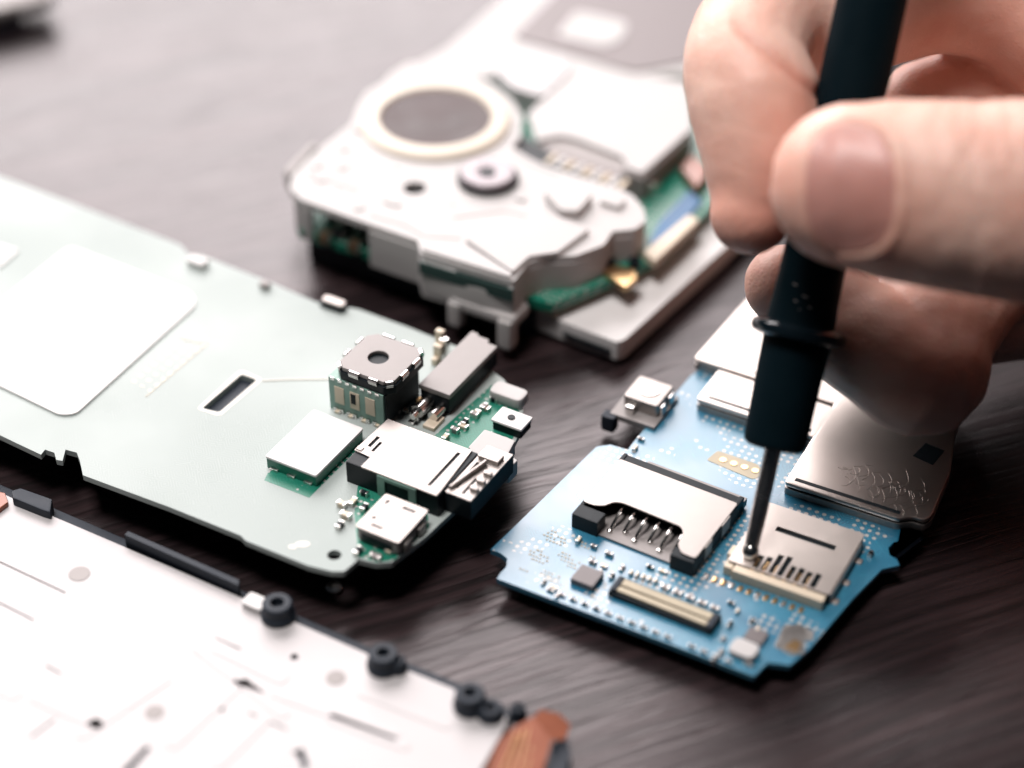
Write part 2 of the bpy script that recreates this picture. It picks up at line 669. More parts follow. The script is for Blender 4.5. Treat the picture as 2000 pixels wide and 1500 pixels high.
# --- micro card slot
fd = Frame(1414, 1122, ZB, -28)
aw, _ = fd.loc(1588, 1200)
_, bd = fd.loc(1556, 1003)
aw, bd = 14.2, 14.2
zd = ZB
bm = new()
box(bm, fd, .1, .9, aw, bd, zd, zd + 1.6, .08, 0)
sd = part('card_slot', bm, 'black', blue, 'closed metal card slot with comb contacts at its front')
bm = new()
holes = [rounded(rect(fd, 3.3, 9.3, 11.8, 10.3), .2, 2)]
for k in range(8):
    a = 3.3 + k * 1.15
    d = 2.2 + (1.3 if k in (2, 3) else 0.0) + .2 * (k % 2)
    holes.append(rect(fd, a, 1.3, a + .8, d + 1.7))
prism(bm, rounded(rect(fd, 0, 1.0, aw + .1, bd + .1), .3, 2), zd + 1.61, zd + 1.85, 0, holes=holes)
box(bm, fd, aw + .1, 1.5, aw + .3, 12.8, zd + .1, zd + 1.6, .05)
for b in (1.5, 5.5, 10.2):
    box(bm, fd, aw + .3, b, aw + 1.2, b + 1.0, zd, zd + .25, .06)
part('cover', bm, 'cardmetal', sd)
bm = new()
box(bm, fd, 1.2, -.5, aw - .2, .85, zd, zd + 1.7, .15)
box(bm, fd, -.2, 0, 1.0, 2.6, zd, zd + 1.5, .12)
box(bm, fd, -.6, 2.2, .3, 4.2, zd, zd + 1.75, .12)
part('rim', bm, 'cream', sd)
for k in range(12):
    bm = new()
    box(bm, fd, -2.2 + k * 1.22, -2.1, -1.55 + k * 1.22, -1.0, ZB, ZB + .14, .05)
    part('solder_pad', bm, 'gold' if k % 3 else 'solder', blue)
for k in range(6):
    bm = new()
    a = 3.2 + k * 1.5
    box(bm, fd, a, .85, a + .5, 3.4, zd + .4, zd + 1.64, .06)
    part('contact', bm, 'gold', sd)

# --- long board connector and chips along the front
fc = Frame(1187, 1164, ZB, A0)
bm = new()
box(bm, fc, 0, 0, 14.9, 3.4, ZB, ZB + .8, .1, 0)
con = part('connector', bm, ['black'], blue, 'long low board connector near the front edge')
bm = new()
box(bm, fc, 1.0, .5, 13.9, 1.4, ZB + .8, ZB + 1.15, .08)
box(bm, fc, 1.0, 1.7, 13.9, 2.9, ZB + .8, ZB + 1.2, .08)
part('contact_bar', bm, 'pcbedge', con)
bm = new()
box(bm, fc, .1, .3, .9, 3.1, ZB + .8, ZB + 1.25, .08)
box(bm, fc, 14.0, .3, 14.8, 3.1, ZB + .8, ZB + 1.25, .08)
part('end_cap', bm, 'slate', con)
fk = Frame(1114, 1140, ZB, A0)
bm = new()
box(bm, fk, 0, 0, 3.3, 3.2, ZB, ZB + 1.0, .08)
part('chip', bm, 'chip', blue)
fk = Frame(1450, 1250, ZB, A0)
bm = new()
box(bm, fk, 0, 0, 2.6, 2.4, ZB, ZB + .5, .06)
part('chip', bm, 'chip', blue)
ff = Frame(1418, 1280, ZB, A0)
bm = new()
box(bm, ff, 0, 0, 3.6, 2.9, ZB, ZB + 1.1, .3, 0, 1.0)
part('capacitor', bm, 'white', blue, 'white rounded block near the front corner')
bm = new()
prism(bm, flat([(1512, 1262), (1530, 1222), (1560, 1218), (1590, 1232), (1588, 1250), (1570, 1252), (1572, 1276), (1545, 1280)], ZB + .12), ZB, ZB + .12, .04)
part('contact_plate', bm, 'solder', blue)
bm = new()
prism(bm, flat([(1534, 1262), (1552, 1248), (1566, 1256), (1556, 1274)], ZB + .2), ZB + .12, ZB + .2, .03)
part('contact_plate', bm, 'gold', blue)
for k in range(16):
    a = 7.5 + k * 1.72
    if random.random() < .9:
        cap(blue, fb, a, .95, ZB, .95, .42, .38, True, random.choice(['chip', 'black', 'black']))
for k in range(5):
    a, b = fb.loc(1232 + k * 12, 1122 + k * 4)
    cap(blue, fb, a, b, ZB, .8, .42, .5, False, 'cream')
for k in range(5):
    a, b = fb.loc(1300 + k * 24, 1150 + k * 10)
    cap(blue, fb, a, b, ZB, 1.2, .7, .45, True, 'module')
for u, v, al in [(1158, 1100, 1), (1180, 1108, 1), (1172, 1120, 0), (1195, 1128, 0), (1215, 1112, 0), (1270, 1110, 1), (1295, 1118, 1), (1160, 1070, 1), (1130, 1058, 0), (1190, 1085, 1),
                 (1428, 1180, 1), (1440, 1196, 0), (1470, 1215, 1), (1480, 1232, 0), (1425, 1222, 0), (1412, 1250, 0), (1408, 1276, 0), (1395, 1290, 0), (1462, 1300, 1), (1082, 1150, 1), (1062, 1140, 0), (1090, 1164, 0),
                 (1252, 860, 1), (1240, 878, 0), (1700, 1085, 0), (1628, 1165, 0)]:
    a, b = fb.loc(u, v)
    cap(blue, fb, a, b, ZB, random.uniform(.8, 1.2), random.uniform(.4, .6), random.uniform(.3, .6), bool(al), random.choice(['cream', 'chip', 'module', 'black']))
bm = new()                                     # field of tinned test pads on the left
for ib in range(15):
    for ia in range(24):
        a, b = 1.4 + ia * .52 + (.26 if ib % 2 else 0), 2.7 + ib * .62
        if math.sin(a * 1.1 + ib * .9) + math.sin(b * 1.5 - a * .5) < .25 or (ia + 2 * ib) % 7 == 0:
            continue
        x_, y_ = fb(a, b)
        d_ = Vector((x_, y_)) - fs.o.xy
        if d_.dot(fs.ax) > -.5 and d_.dot(fs.bx) > -.8 or a + b > 19:
            continue
        s_ = .19 if (ia * 3 + ib) % 5 == 0 else .12
        box(bm, fb, a - s_, b - .13, a + s_, b + .13, ZB, ZB + .05, 0)
pf = part('test_pads', bm, 'pcbedge', blue)
pf['kind'] = 'stuff'
# gold pads beside the screwdriver
bm = new()
prism(bm, rounded(flat([(1380, 898), (1402, 880), (1478, 906), (1500, 925), (1470, 936)], ZB + .05), .4), ZB, ZB + .05)
cp = part('contact_field', bm, 'pcbedge', blue)
for k in range(4):
    bm = new()
    q = P(1412 + k * 21, 899 + k * 7, ZB)
    cyl(bm, q, .55, ZB + .05, ZB + .14, 16, .03)
    part('pad', bm, 'gold', cp)

# --- shields
fh = Frame(1528, 965, ZB, -27.5)


def shield(name_label, fr, pts, zt, stripe=None):
    bm = new()
    xy_ = rounded([fr(*p) for p in pts], .7, 4)
    prism(bm, xy_, zt - .75, zt, .34)
    cx = sum(p[0] for p in xy_) / len(xy_)
    cy = sum(p[1] for p in xy_) / len(xy_)
    o_ = part('shield_can', bm, 'shield', blue, name_label)
    bm = new()
    lowp = []
    for p in xy_:
        d = Vector((cx - p[0], cy - p[1]))
        d = d.normalized() * .35
        lowp.append((p[0] + d.x, p[1] + d.y))
    prism(bm, lowp, zt - 1.0, zt - .76, 0)
    part('gap', bm, 'black', o_)
    bm = new()
    prism(bm, xy_, ZB, zt - 1.01, .08)
    part('frame', bm, 'silver', o_)
    return o_


zt = ZB + 2.1
big = shield('large nickel shield with square hole and embossed marks', fh, [(0, .2), (16.6, .2), (18.0, 1.5), (19.8, 1.5), (20.4, 3), (19.8, 13), (17.6, 22), (16.4, 34), (0, 34)], zt)
bm = new()
prism(bm, flat([(1783, 890), (1808, 865), (1845, 880), (1822, 908)], zt + .04), zt, zt + .04)
part('vent_hole', bm, 'black', big)
bm = new()
for k in range(30):                            # embossed squiggles
    u, v = 1650 + 5.4 * k + random.uniform(-8, 8), 952 + random.uniform(-40, 30) + k * .6
    pts = []
    L = random.uniform(12, 40)
    ph = random.uniform(0, 6)
    for t in range(14):
        s = t / 13
        p = P(u + L * (s - .5) * .7 + 7 * math.sin(ph + s * 7), v - L * (s - .5) + 6 * math.cos(ph + s * 6), zt)
        pts.append((p.x, p.y, zt))
    sweep(bm, pts, .03, 6)
part('embossed_marks', bm, 'shield', big)
fm = Frame(1358, 800, ZB, -29)
mid = shield('long shield with a dark stripe along its front', fm, [(0, 0), (18.6, 0), (18.6, 8.0), (0, 8.0)], zt)
bm = new()
box(bm, fm, 1.4, .9, 17.5, 1.5, zt, zt + .03)
part('stripe', bm, 'black', mid)
bm = new()
box(bm, fh, 1.2, 1.1, 16.4, 1.75, zt, zt + .03)
part('stripe', bm, 'black', big)
up_ = shield('far shield disappearing under the fingers', fm, [(-4.4, 8.7), (18.6, 8.7), (18.6, 30), (-3.4, 30)], zt)
bm = new()
box(bm, fm, -3.6, 9.6, -.4, 10.0, zt, zt + .03)
box(bm, fm, 1.5, 9.6, 7.5, 10.0, zt, zt + .03)
part('stripe', bm, 'black', up_)
# --- edge camera / button module at the upper left
fe = Frame(1216, 800, ZB, -29)
bm = new()
box(bm, fe, -1.0, -2.2, 6.2, 6.0, ZB - .4, ZB + .6, .1, 1)
box(bm, fe, 0, 0, 5.6, 5.6, ZB + .6, ZB + 2.7, .35, 0, .6)
em = part('module', bm, ['silver', 'module'], blue, 'small square silver module on the upper left edge')
bm = new()
q = fe(2.8, 3.0)
lathe(bm, q, [(0, ZB + 2.72), (1.5, ZB + 2.72), (1.55, ZB + 2.86), (1.25, ZB + 2.86), (1.2, ZB + 2.78), (0, ZB + 2.78)], 28)
part('cap', bm, 'solder', em)
bm = new()
box(bm, fe, 1.0, -1.2, 2.2, 0, ZB + .6, ZB + 1.9, .1)
box(bm, fe, 5.62, .6, 6.1, 2.0, ZB + .6, ZB + 2.2, .1)
box(bm, fe, 5.62, 3.2, 6.1, 4.8, ZB + .6, ZB + 2.2, .1)
part('terminal', bm, 'chrome', em)
bm = new()
box(bm, fe, -2.0, -3.3, .2, -1.4, 1.2, ZB + .5, .3, 0, .5)
part('switch', bm, 'slate', blue)

# ================================================================== green circuit board
ZG = 7.6
TG = .9
green = thing('circuit_board', 'pale green phone circuit board with camera and black jack at its end', 'circuit board', P(500, 800, 0))
fg = Frame(660, 1115, ZG, A0)
loop = [(0, 345), (180, 412), (352, 478), (372, 500), (392, 498), (520, 548), (618, 590), (700, 604), (800, 640), (905, 682), (985, 742), (1022, 800), (1018, 840), (985, 905),
        (900, 985), (830, 1050), (765, 1098), (735, 1100), (700, 1092), (694, 1098), (672, 1116), (648, 1116), (600, 1104), (480, 1056), (470, 1046), (330, 990), (162, 928), (156, 900), (150, 884), (128, 878), (122, 900),
        (110, 898), (106, 884), (88, 878), (80, 888), (0, 850)]
hole1 = circle(P(653, 1084, ZG).xy, .95, 20)
slot_h = rounded(flat([(395, 797), (428, 805), (502, 742), (472, 731)], ZG), .5)
bm = new()
bn_, bf_ = fg.loc(0, 850)[1], fg.loc(0, 345)[1]
prism(bm, flat(loop, ZG) + [fg(fg.loc(0, 345)[0] - 14, bn_), fg(fg.loc(0, 345)[0] - 14, bf_ - 1)], ZG - TG, ZG, 0, holes=[hole1, slot_h])
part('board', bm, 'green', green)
bm = new()
box(bm, fg, -60, 12, -4, 30, 0, ZG - TG, .4, 0, 1)
box(bm, fg, -3.5, 15, 1.5, 30, 0, ZG - TG, .4, 0, 1)
part('shield_can', bm, 'slate', green, 'dark can underneath the board')
zg = ZG
bm = new()
ring_o = rounded(flat([(383, 799), (430, 814), (514, 741), (470, 722)], ZG), .8)
prism(bm, ring_o, zg, zg + .03, 0, holes=[rounded(flat([(394, 798), (428, 806), (503, 742), (472, 730)], ZG), .5)])
pts = [P(512, 744, zg), P(560, 742, zg), P(645, 741, zg)]
sweep(bm, [(p.x, p.y, zg) for p in pts], .17, 6)
part('slot_outline', bm, 'paper', green)
bm = new()
prism(bm, rounded(flat([(-130, 690), (136, 480), (376, 570), (384, 594), (148, 808), (116, 810)], zg + .35), 1.6, 5), zg, zg + .35, .15)
part('shield_label', bm, 'label', green, 'pale rounded square shield')
bm = new()
prism(bm, flat([(-60, 505), (-20, 470), (36, 488), (0, 520)], zg + .3), zg, zg + .3, .1)
part('shield_label', bm, 'label', green, 'small pale block cut by the frame')
bm = new()                                      # faint silk-screen rows
for r in range(3):
    for k in range(9):
        u = 262 + k * 13 + r * 16
        v = 745 - k * 11 + r * 9
        a, b = fg.loc(u, v)
        s = random.uniform(.15, .4)
        box(bm, fg, a - .35, b - s, a + .35, b + s, zg, zg + .03)
for (p0, p1) in [((285, 775), (405, 672)), ((350, 662), (405, 672))]:
    sweep(bm, [P(*p0, zg), P(*p1, zg)], .1, 6)
part('printed_marks', bm, 'ringcream', green)
bm = new()
prism(bm, circle(P(591, 1063, zg).xy, 1.0, 20, .6), zg, zg + .04)
prism(bm, circle(P(572, 1068, zg).xy, .6, 20, .45), zg, zg + .04)
part('printed_marks', bm, 'paper', green)
# little studs on the far edge
bm = new()
fz = Frame(620, 598, ZG, A0)
box(bm, fz, 0, 0, 4.6, 2.0, zg - .8, zg + .6, .4, 0, .9)
st = part('side_button', bm, 'black', green)
bm = new()
box(bm, fz, .4, .4, 4.3, 1.9, zg + .6, zg + 1.3, .3, 0, .8)
part('key_cap', bm, 'silver', st)
bm = new()
fz = Frame(364, 518, ZG, A0)
box(bm, fz, 0, 0, 3.2, 1.8, zg, zg + 1.2, .3)
part('spring_contact', bm, 'label', green)
bm = new()
fz = Frame(505, 563, ZG, A0)
box(bm, fz, 0, 0, 1.6, 1.2, zg, zg + 1.0, .3)
part('spring_contact', bm, 'module', green)
# --- camera module
fcm = Frame(645, 797, ZG, -30)
fcl = Frame(653, 799, ZG, -30)
bm = new()
box(bm, fcm, 0, 0, 9.2, 9.3, zg, zg + 5.8, .12, 0)
cmod = part('camera_module', bm, 'camgreen', green, 'square camera module with a chrome lens block')
bm = new()
for k in range(3):
    box(bm, fcm, 1.0 + k * 2.6, -.1, 2.6 + k * 2.6, .02, zg + 1.55, zg + 4.5, .05, 0)
box(bm, fcm, 3.8, -.16, 4.6, .02, zg + 2.48, zg + 4.19, .05, 1)
for k in range(7):
    box(bm, fcm, .8 + k * 1.1, -.35, 1.4 + k * 1.1, .05, zg, zg + 0.78, .1, 2)
    box(bm, fcm, .4 + k * 1.25, -.12, 1.1 + k * 1.25, .05, zg + 5.4, zg + 5.95, .08, 2)
part('terminal', bm, ['cream', 'black', 'chrome'], cmod)
bm = new()
box(bm, fcm, 9.2, .3, 9.45, 9, zg + 0.31, zg + 5.6, .05)
part('side_wall', bm, 'black', cmod)
bm = new()
oc = [(.1, 1.4), (1.4, .1), (8.6, .1), (9.9, 1.4), (9.9, 8.6), (8.6, 9.9), (1.4, 9.9), (.1, 8.6)]
prism(bm, [fcl(*p) for p in oc], zg + 5.8, zg + 7.2, .2, mi=0)
lens_block = part('lens_block', bm, 'black', cmod)
bm = new()
oc2 = [(.4, 1.6), (1.6, .4), (8.4, .4), (9.6, 1.6), (9.6, 8.4), (8.4, 9.6), (1.6, 9.6), (.4, 8.4)]
prism(bm, [fcl(*p) for p in oc2], zg + 7.2, zg + 7.9, .15, holes=[circle(fcl(4.7, 4.9), 1.5, 28)], mi=0)
part('top_plate', bm, 'module', lens_block)
bm = new()
for p0, p1 in [((1.2, .5), (.5, 1.2)), ((2.9, .2), (4.5, .2)), ((6.2, .2), (7.6, .2)), ((9.8, 2.8), (9.8, 4.4)), ((9.8, 6.0), (9.8, 7.6)), ((8.8, 9.5), (9.5, 8.8)), ((8.8, .5), (9.5, 1.2)), ((2.4, 9.8), (4.2, 9.8)), ((5.6, 9.8), (7.4, 9.8)), ((.2, 6.2), (.2, 7.6)), ((.2, 3), (.2, 4.4))]:
    q0, q1 = fcl(*p0), fcl(*p1)
    sweep(bm, [(q0[0], q0[1], zg + 7.6), (q1[0], q1[1], zg + 7.6)], .4, 10)
    sweep(bm, [(q0[0], q0[1], zg + 7.2), (q1[0], q1[1], zg + 7.2)], .28, 10)
part('clip', bm, 'chrome', lens_block)
bm = new()
cyl(bm, fcl(4.7, 4.9), 1.45, zg + 7.2, zg + 7.35, 24, .02)
part('lens', bm, 'black', lens_block)
for k in range(4):
    a, b = fg.loc(660 + k * 26, 806 + k * 9)
    cap(green, fg, a, b, zg, 1.0, .6, .4, True, 'cream')
# --- vibration motor with grey cap
fv = Frame(822, 792, ZG, -30)
bm = new()
box(bm, fv, 0, 0, 4.8, 13.6, zg + .2, zg + 3.0, .2)
mot = part('vibration_motor', bm, 'black', green, 'vibration motor under a long grey cap')
bm = new()
prism(bm, [fv(*p) for p in [(-.2, -.1), (5.0, -.1), (5.0, 13.3), (3.4, 13.3), (3.1, 14.1), (1.2, 14.1), (1.0, 14.6), (-.2, 14.6)]], zg + 3.0, zg + 3.9, .2)
part('top_cap', bm, 'module', mot)
bm = new()
q0, q1 = fv(1.4, -3.0), fv(1.4, .2)
sweep(bm, [(q0[0], q0[1], zg + 1.5), (q1[0], q1[1], zg + 1.5)], 1.0, 18)
q0, q1 = fv(3.6, -2.6), fv(3.6, .2)
sweep(bm, [(q0[0], q0[1], zg + 1.2), (q1[0], q1[1], zg + 1.2)], .8, 18)
q0, q1 = fv(1.4, -4.4), fv(1.4, -3.0)
sweep(bm, [(q0[0], q0[1], zg + 1.5), (q1[0], q1[1], zg + 1.5)], .5, 12)
part('shaft', bm, 'chrome', mot)
bm = new()
box(bm, fv, 2.9, -4.2, 4.8, -1.2, zg, zg + .6, .1)
part('bracket', bm, 'cream', mot)
# --- white-topped chip
fw_ = Frame(522, 913, ZG, A0)
bm = new()
box(bm, fw_, 0, 0, 8.2, 11.6, zg, zg + 1.7, .1)
ch = part('chip', bm, 'greenin', green, 'shielded chip with a white metal lid')
bm = new()
box(bm, fw_, -.15, -.15, 8.35, 11.75, zg + 1.7, zg + 2.15, .18, 0, .4)
part('lid', bm, 'label', ch)
bm = new()
for k in range(3):
    box(bm, fw_, .6 + k * 2.8, -.3, 1.9 + k * 2.8, .05, zg, zg + .4, .08)
part('solder_joint', bm, 'solder', ch)
# --- audio jack block
fj = Frame(677, 940, ZG, -30)
bm = new()
box(bm, fj, 0, 0, 14.8, 10.5, zg - .6, zg + 3.6, .2)
box(bm, fj, 14.8, 1.5, 19.0, 13.0, zg + .02, zg + 3.2, .3)
jk = part('audio_jack', bm, 'black', green, 'black jack block with a folded metal cover')
bm = new()
prism(bm, [fj(*p) for p in [(2.6, -.1), (14.6, -.1), (14.6, 1.2), (13.9, 10.4), (.2, 10.4), (-.1, 2.4), (2.6, 2.2)]], zg + 3.6, zg + 3.85, .08,
      holes=[rect(fj, 1.0, 4.0, 1.5, 6.4), rect(fj, 2.0, 3.4, 2.4, 5.6), rect(fj, 12.4, 1.2, 12.9, 9.0)])
box(bm, fj, .0, 2.6, .9, 3.4, zg + 3.85, zg + 4.0, .04)
part('cover', bm, 'silver', jk)
bm = new()
prism(bm, [fj(*p) for p in [(14.9, 1.6), (18.9, 1.6), (19.0, 12.8), (14.9, 12.8)]], zg + 3.2, zg + 3.45, .08,
      holes=[rect(fj, 15.5, 3.0, 16.0, 9.0), rect(fj, 17.0, 2.4, 17.4, 6.0)])
box(bm, fj, 15.2, 9.6, 18.4, 11.4, zg + 3.45, zg + 4.1, .2)
for b in (3.4, 5.2, 7.0):
    box(bm, fj, 17.6, b, 18.8, b + .7, zg + 3.45, zg + 4.0, .1)
q0, q1 = fj(15.2, 2.4), fj(16.8, 9.2)
sweep(bm, [(q0[0], q0[1], zg + 3.6), (q1[0], q1[1], zg + 3.9)], .35, 10)
part('spring_plate', bm, 'silver', jk)
bm = new()
for (a0, a1_, z0_, z1_) in [(5.2, 11.4, zg + 2.9, zg + 3.5), (5.2, 6.4, zg - .2, zg + 2.9), (10.2, 11.4, zg - .2, zg + 2.9)]:
    box(bm, fj, a0, -.25, a1_, -.01, z0_, z1_, .06)
part('window_frame', bm, 'camgreen', jk)
# --- usb socket
fus = Frame(697, 1055, ZG, -30)
bm = new()
box(bm, fus, 0, 0, 6.6, 7.3, zg + .2, zg + 2.4, .35, 1, .5)
us = part('usb_socket', bm, ['silver', 'module'], green, 'small metal socket on the board edge')
bm = new()
prism(bm, rounded(rect(fus, -.1, -.1, 6.7, 7.4), .35, 3), zg + 2.41, zg + 2.6, 0,
      holes=[rect(fus, 1.6, .9, 3.4, 1.5), rect(fus, .8, 5.6, 1.3, 6.4), rect(fus, 3.4, 5.8, 5.4, 6.4), rect(fus, .9, 2.2, 1.5, 2.8)])
box(bm, fus, 6.7, 1, 7.1, 2.6, zg + .2, zg + 1.6, .1)
box(bm, fus, 6.7, 4.4, 7.1, 6.0, zg + .2, zg + 1.6, .1)
part('shell', bm, 'silver', us)
bm = new()
box(bm, fus, .8, -.12, 5.6, .1, zg + .6, zg + 1.7, .05)
part('opening', bm, 'black', us)
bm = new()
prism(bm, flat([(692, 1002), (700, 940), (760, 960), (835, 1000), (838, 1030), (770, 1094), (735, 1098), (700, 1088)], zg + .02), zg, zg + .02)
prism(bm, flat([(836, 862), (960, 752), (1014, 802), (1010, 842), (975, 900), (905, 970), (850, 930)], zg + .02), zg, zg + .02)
prism(bm, flat([(524, 922), (516, 938), (604, 972), (700, 876), (690, 850)], zg + .02), zg, zg + .02)  # halo of the chip's reflection, put into the colour
part('sheen_free_mask', bm, 'greenin', green, 'deep green board patches, painted where the pale sheen is cut off')
for u, v, al, bd_ in [(668, 990, 1, 'cream'), (690, 985, 0, 'cream'), (712, 996, 0, 'black'), (664, 1030, 0, 'black'), (676, 1012, 1, 'cream'), (718, 950, 1, 'module'), (735, 1090, 1, 'module'), (760, 1080, 1, 'cream'),
                      (712, 968, 1, 'black'), (948, 800, 1, 'cream'), (905, 836, 1, 'cream'), (930, 812, 0, 'cream'), (700, 1080, 0, 'black'), (966, 856, 1, 'module'), (985, 866, 0, 'cream')]:
    a, b = fg.loc(u, v)
    cap(green, fg, a, b, zg + .02, random.uniform(1.1, 1.6), random.uniform(.6, .9), random.uniform(.5, .9), bool(al), bd_)
for k in range(5):
    a, b = fg.loc(742 + k * 17, 812 - k * 2)
    cap(green, fg, a, b, zg + .02, 1.0, .6, .6, k % 2 == 0, random.choice(['cream', 'black']))
for k in range(6):
    a, b = fg.loc(868 + k * 19, 862 - k * 15)
    cap(green, fg, a, b + .3, zg + .02, 1.2, .7, .8, k % 2 == 1, random.choice(['cream', 'module', 'black']))
for u, v, h_ in [(812, 806, 2.4), (800, 822, 1.6), (858, 700, 3.6), (846, 706, 3.0), (850, 690, 4.2)]:
    f_ = Frame(u, v, ZG, A0)
    bm = new()
    box(bm, f_, 0, 0, 1.3, 1.0, zg, zg + h_, .2)
    box(bm, f_, .2, -.9, 1.1, 0, zg, zg + h_ * .4, .15)
    part('spring_contact', bm, random.choice(['gold', 'chrome', 'cream']), green)
fr_ = Frame(952, 782, ZG, A0)
bm = new()
box(bm, fr_, 0, 0, 5.4, 3.0, zg, zg + 1.9, .5, 0, 1.0)
part('side_button', bm, 'white', green, 'small cream side button')
fr_ = Frame(962, 838, ZG, A0)
bm = new()
box(bm, fr_, 0, 0, 4.6, 3.0, zg, zg + 1.4, .2, 1)
box(bm, fr_, -.2, -.2, 4.8, 3.2, zg + 1.4, zg + 1.9, .25, 0)
cyl(bm, fr_(2.2, 1.5), .55, zg + 1.9, zg + 2.1, 16, .05, 1)
part('switch', bm, ['label', 'black'], green)
fr_ = Frame(900, 905, ZG, A0)
bm = new()
prism(bm, [fr_(*p) for p in [(0, 2), (3, 0), (7.4, 0.5), (7.4, 3), (5.6, 3.4), (5, 6.5), (0, 6.5)]], zg - 1, zg + 1.6, .3)
part('bracket', bm, 'white', green, 'cream plastic bracket at the board end')

# ================================================================== white phone module
phone = thing('opened_phone', 'opened phone with white camera and speaker housing lying behind the boards', 'phone', P(980, 420, 0))
ZH = 14.0
fp = Frame(587, 387, ZH, A0)
# display frame and dark back
bm = new()
zf = 4.6
frame_xy = flat([(1046, 606), (1130, 640), (1205, 668), (1222, 662), (1420, 480), (1700, 200)], zf)
frame_xy += flat([(1500, 60), (1000, 480)], zf)
prism(bm, frame_xy, .9, zf, .4)
dframe = part('display_frame', bm, 'label', phone)  # paler base than the housing; the missing light is put into it
bm = new()
fdf = flat([(1105, 640), (1190, 672)], 2.9)
p0, p1 = P(1100, 650, 2.6), P(1192, 686, 2.6)
d = (p1 - p0).normalized()
nrm = Vector((d.y, -d.x, 0))
sub = [p0 + nrm * .2, p1 + nrm * .2, p1 - nrm * 3, p0 - nrm * 3]
prism(bm, [(q.x, q.y) for q in sub], 2.1, 2.8, .05)
part('side_slot', bm, 'black', dframe)
bm = new()
prism(bm, flat([(600, 470), (1040, 618), (1060, 590), (1300, 350), (1480, 120), (1180, 30), (760, 250)], 4.0), 0, 4.0, .6)
part('display_back', bm, 'slate', phone)
# phone pcb
ZP = 8.0
bm = new()
prism(bm, flat([(582, 448), (700, 486), (890, 550), (1080, 594), (1170, 556), (1290, 500), (1390, 402), (1480, 250), (1440, 150), (1180, 90), (700, 250)], ZP), ZP - 1.6, ZP, .1)
part('board', bm, 'greenin', phone)
# housing walls + top
top = [(570, 345), (600, 312), (640, 278), (686, 242), (700, 205), (716, 180), (744, 165), (768, 140), (800, 122), (850, 128), (905, 142), (960, 165), (1000, 196), (1020, 226), (1016, 268), (1000, 286), (1030, 306), (1062, 322),
       (1130, 344), (1206, 366), (1236, 382), (1258, 408), (1262, 432), (1240, 448), (1196, 452), (1180, 478), (1122, 500), (1070, 502), (1032, 514), (1004, 550), (822, 495), (816, 470), (724, 438), (588, 390), (566, 368)]
hole_c = circle(P(810, 367, ZH).xy, 1.85, 24)
cam_c = P(953, 352, ZH).xy
bm = new()
prism(bm, rounded(flat(top, ZH), .5, 3), ZH - 1.2, ZH, .15, holes=[hole_c, circle(cam_c, 4.2, 32)])
hs = part('housing', bm, 'white', phone)
bm = new()
prism(bm, flat([(600, 372), (700, 280), (1000, 250), (1230, 400), (1000, 520), (830, 470)], ZH - 1.3), ZH - 2.2, ZH - 1.3)
part('liner', bm, 'black', hs)


def wall(uvs, z0, z1, w=1.0, m='white', name='wall', parent=None, bev=.25):
    pts = [Vector(P(u, v, ZH).xy) for u, v in uvs]
    inner = []
    n = len(pts)
    for i in range(n):
        t = (pts[min(i + 1, n - 1)] - pts[max(i - 1, 0)]).normalized()
        inner.append(pts[i] + Vector((-t.y, t.x)) * w)
    poly = [(p.x, p.y) for p in pts] + [(p.x, p.y) for p in reversed(inner)]
    b_ = new()
    prism(b_, poly, z0, z1, bev)
    return part(name, b_, m, parent or hs)


wall([(572, 376), (590, 391), (604, 397)], 6.4, ZH - 1.2)
wall([(718, 438), (816, 472), (822, 497), (890, 518)], 6.0, ZH - 1.2)
wall([(824, 498), (940, 537), (1003, 551)], 7.0, ZH - 2.6)
wall([(1003, 551), (1030, 516), (1068, 503), (1122, 501), (1180, 478), (1196, 453), (1240, 449), (1261, 432), (1258, 408)], 5.6, ZH - 1.2)
wall([(820, 496), (1003, 552)], ZH - 3.4, ZH - 1.25, -.4, 'striptone', 'side_strip', bev=.05)
# raised window step on the housing top
bm = new()
prism(bm, rounded(flat([(908, 466), (952, 424), (1085, 420), (1152, 446), (1090, 492), (1034, 500), (1002, 530)], ZH + .9), .5, 3), ZH, ZH + .9, .2)
prism(bm, rounded(flat([(826, 462), (902, 470), (1000, 532), (998, 540), (824, 486)], ZH + .6), .3, 2), ZH, ZH + .6, .15)
prism(bm, rounded(flat([(1060, 372), (1100, 352), (1160, 378), (1130, 412), (1095, 410)], ZH + 1.6), .9, 3), ZH, ZH + 1.6, .4)
part('raised_pad', bm, 'white', hs)
bm = new()
for pts_ in [[(722, 420), (790, 440), (830, 462), (900, 466)], [(600, 335), (640, 352), (700, 372)], [(1000, 300), (1040, 322), (1090, 340)], [(885, 425), (985, 412), (1040, 424)]]:
    sweep(bm, [P(u, v, ZH) for u, v in pts_], .16, 6)
for u, v, a_, b_, h_ in [(745, 395, 3.0, 1.2, .3), (1170, 400, 3.5, 2.5, .8), (1005, 390, 1.5, 1.2, .4), (655, 330, 1.4, 2.2, .25), (690, 255, 1.6, 1.6, .5)]:
    f_ = Frame(u, v, ZH, A0)
    box(bm, f_, 0, 0, a_, b_, ZH, ZH + h_, .15, 0, .3)
part('moulded_rib', bm, 'white', hs)
for u, v, r_ in [(610, 352, .35), (660, 372, .3), (775, 330, .4), (885, 400, .3), (1060, 440, .3)]:
    bm = new()
    cyl(bm, P(u, v, ZH), r_, ZH, ZH + .04, 12, .01)
    part('pin_hole', bm, 'chip', hs)
for u, v in [(628, 350), (672, 290), (700, 405), (620, 322)]:
    bm = new()
    cyl(bm, P(u, v, ZH), 1.0, ZH, ZH + .25, 18, .1)
    part('rivet', bm, 'white', hs)
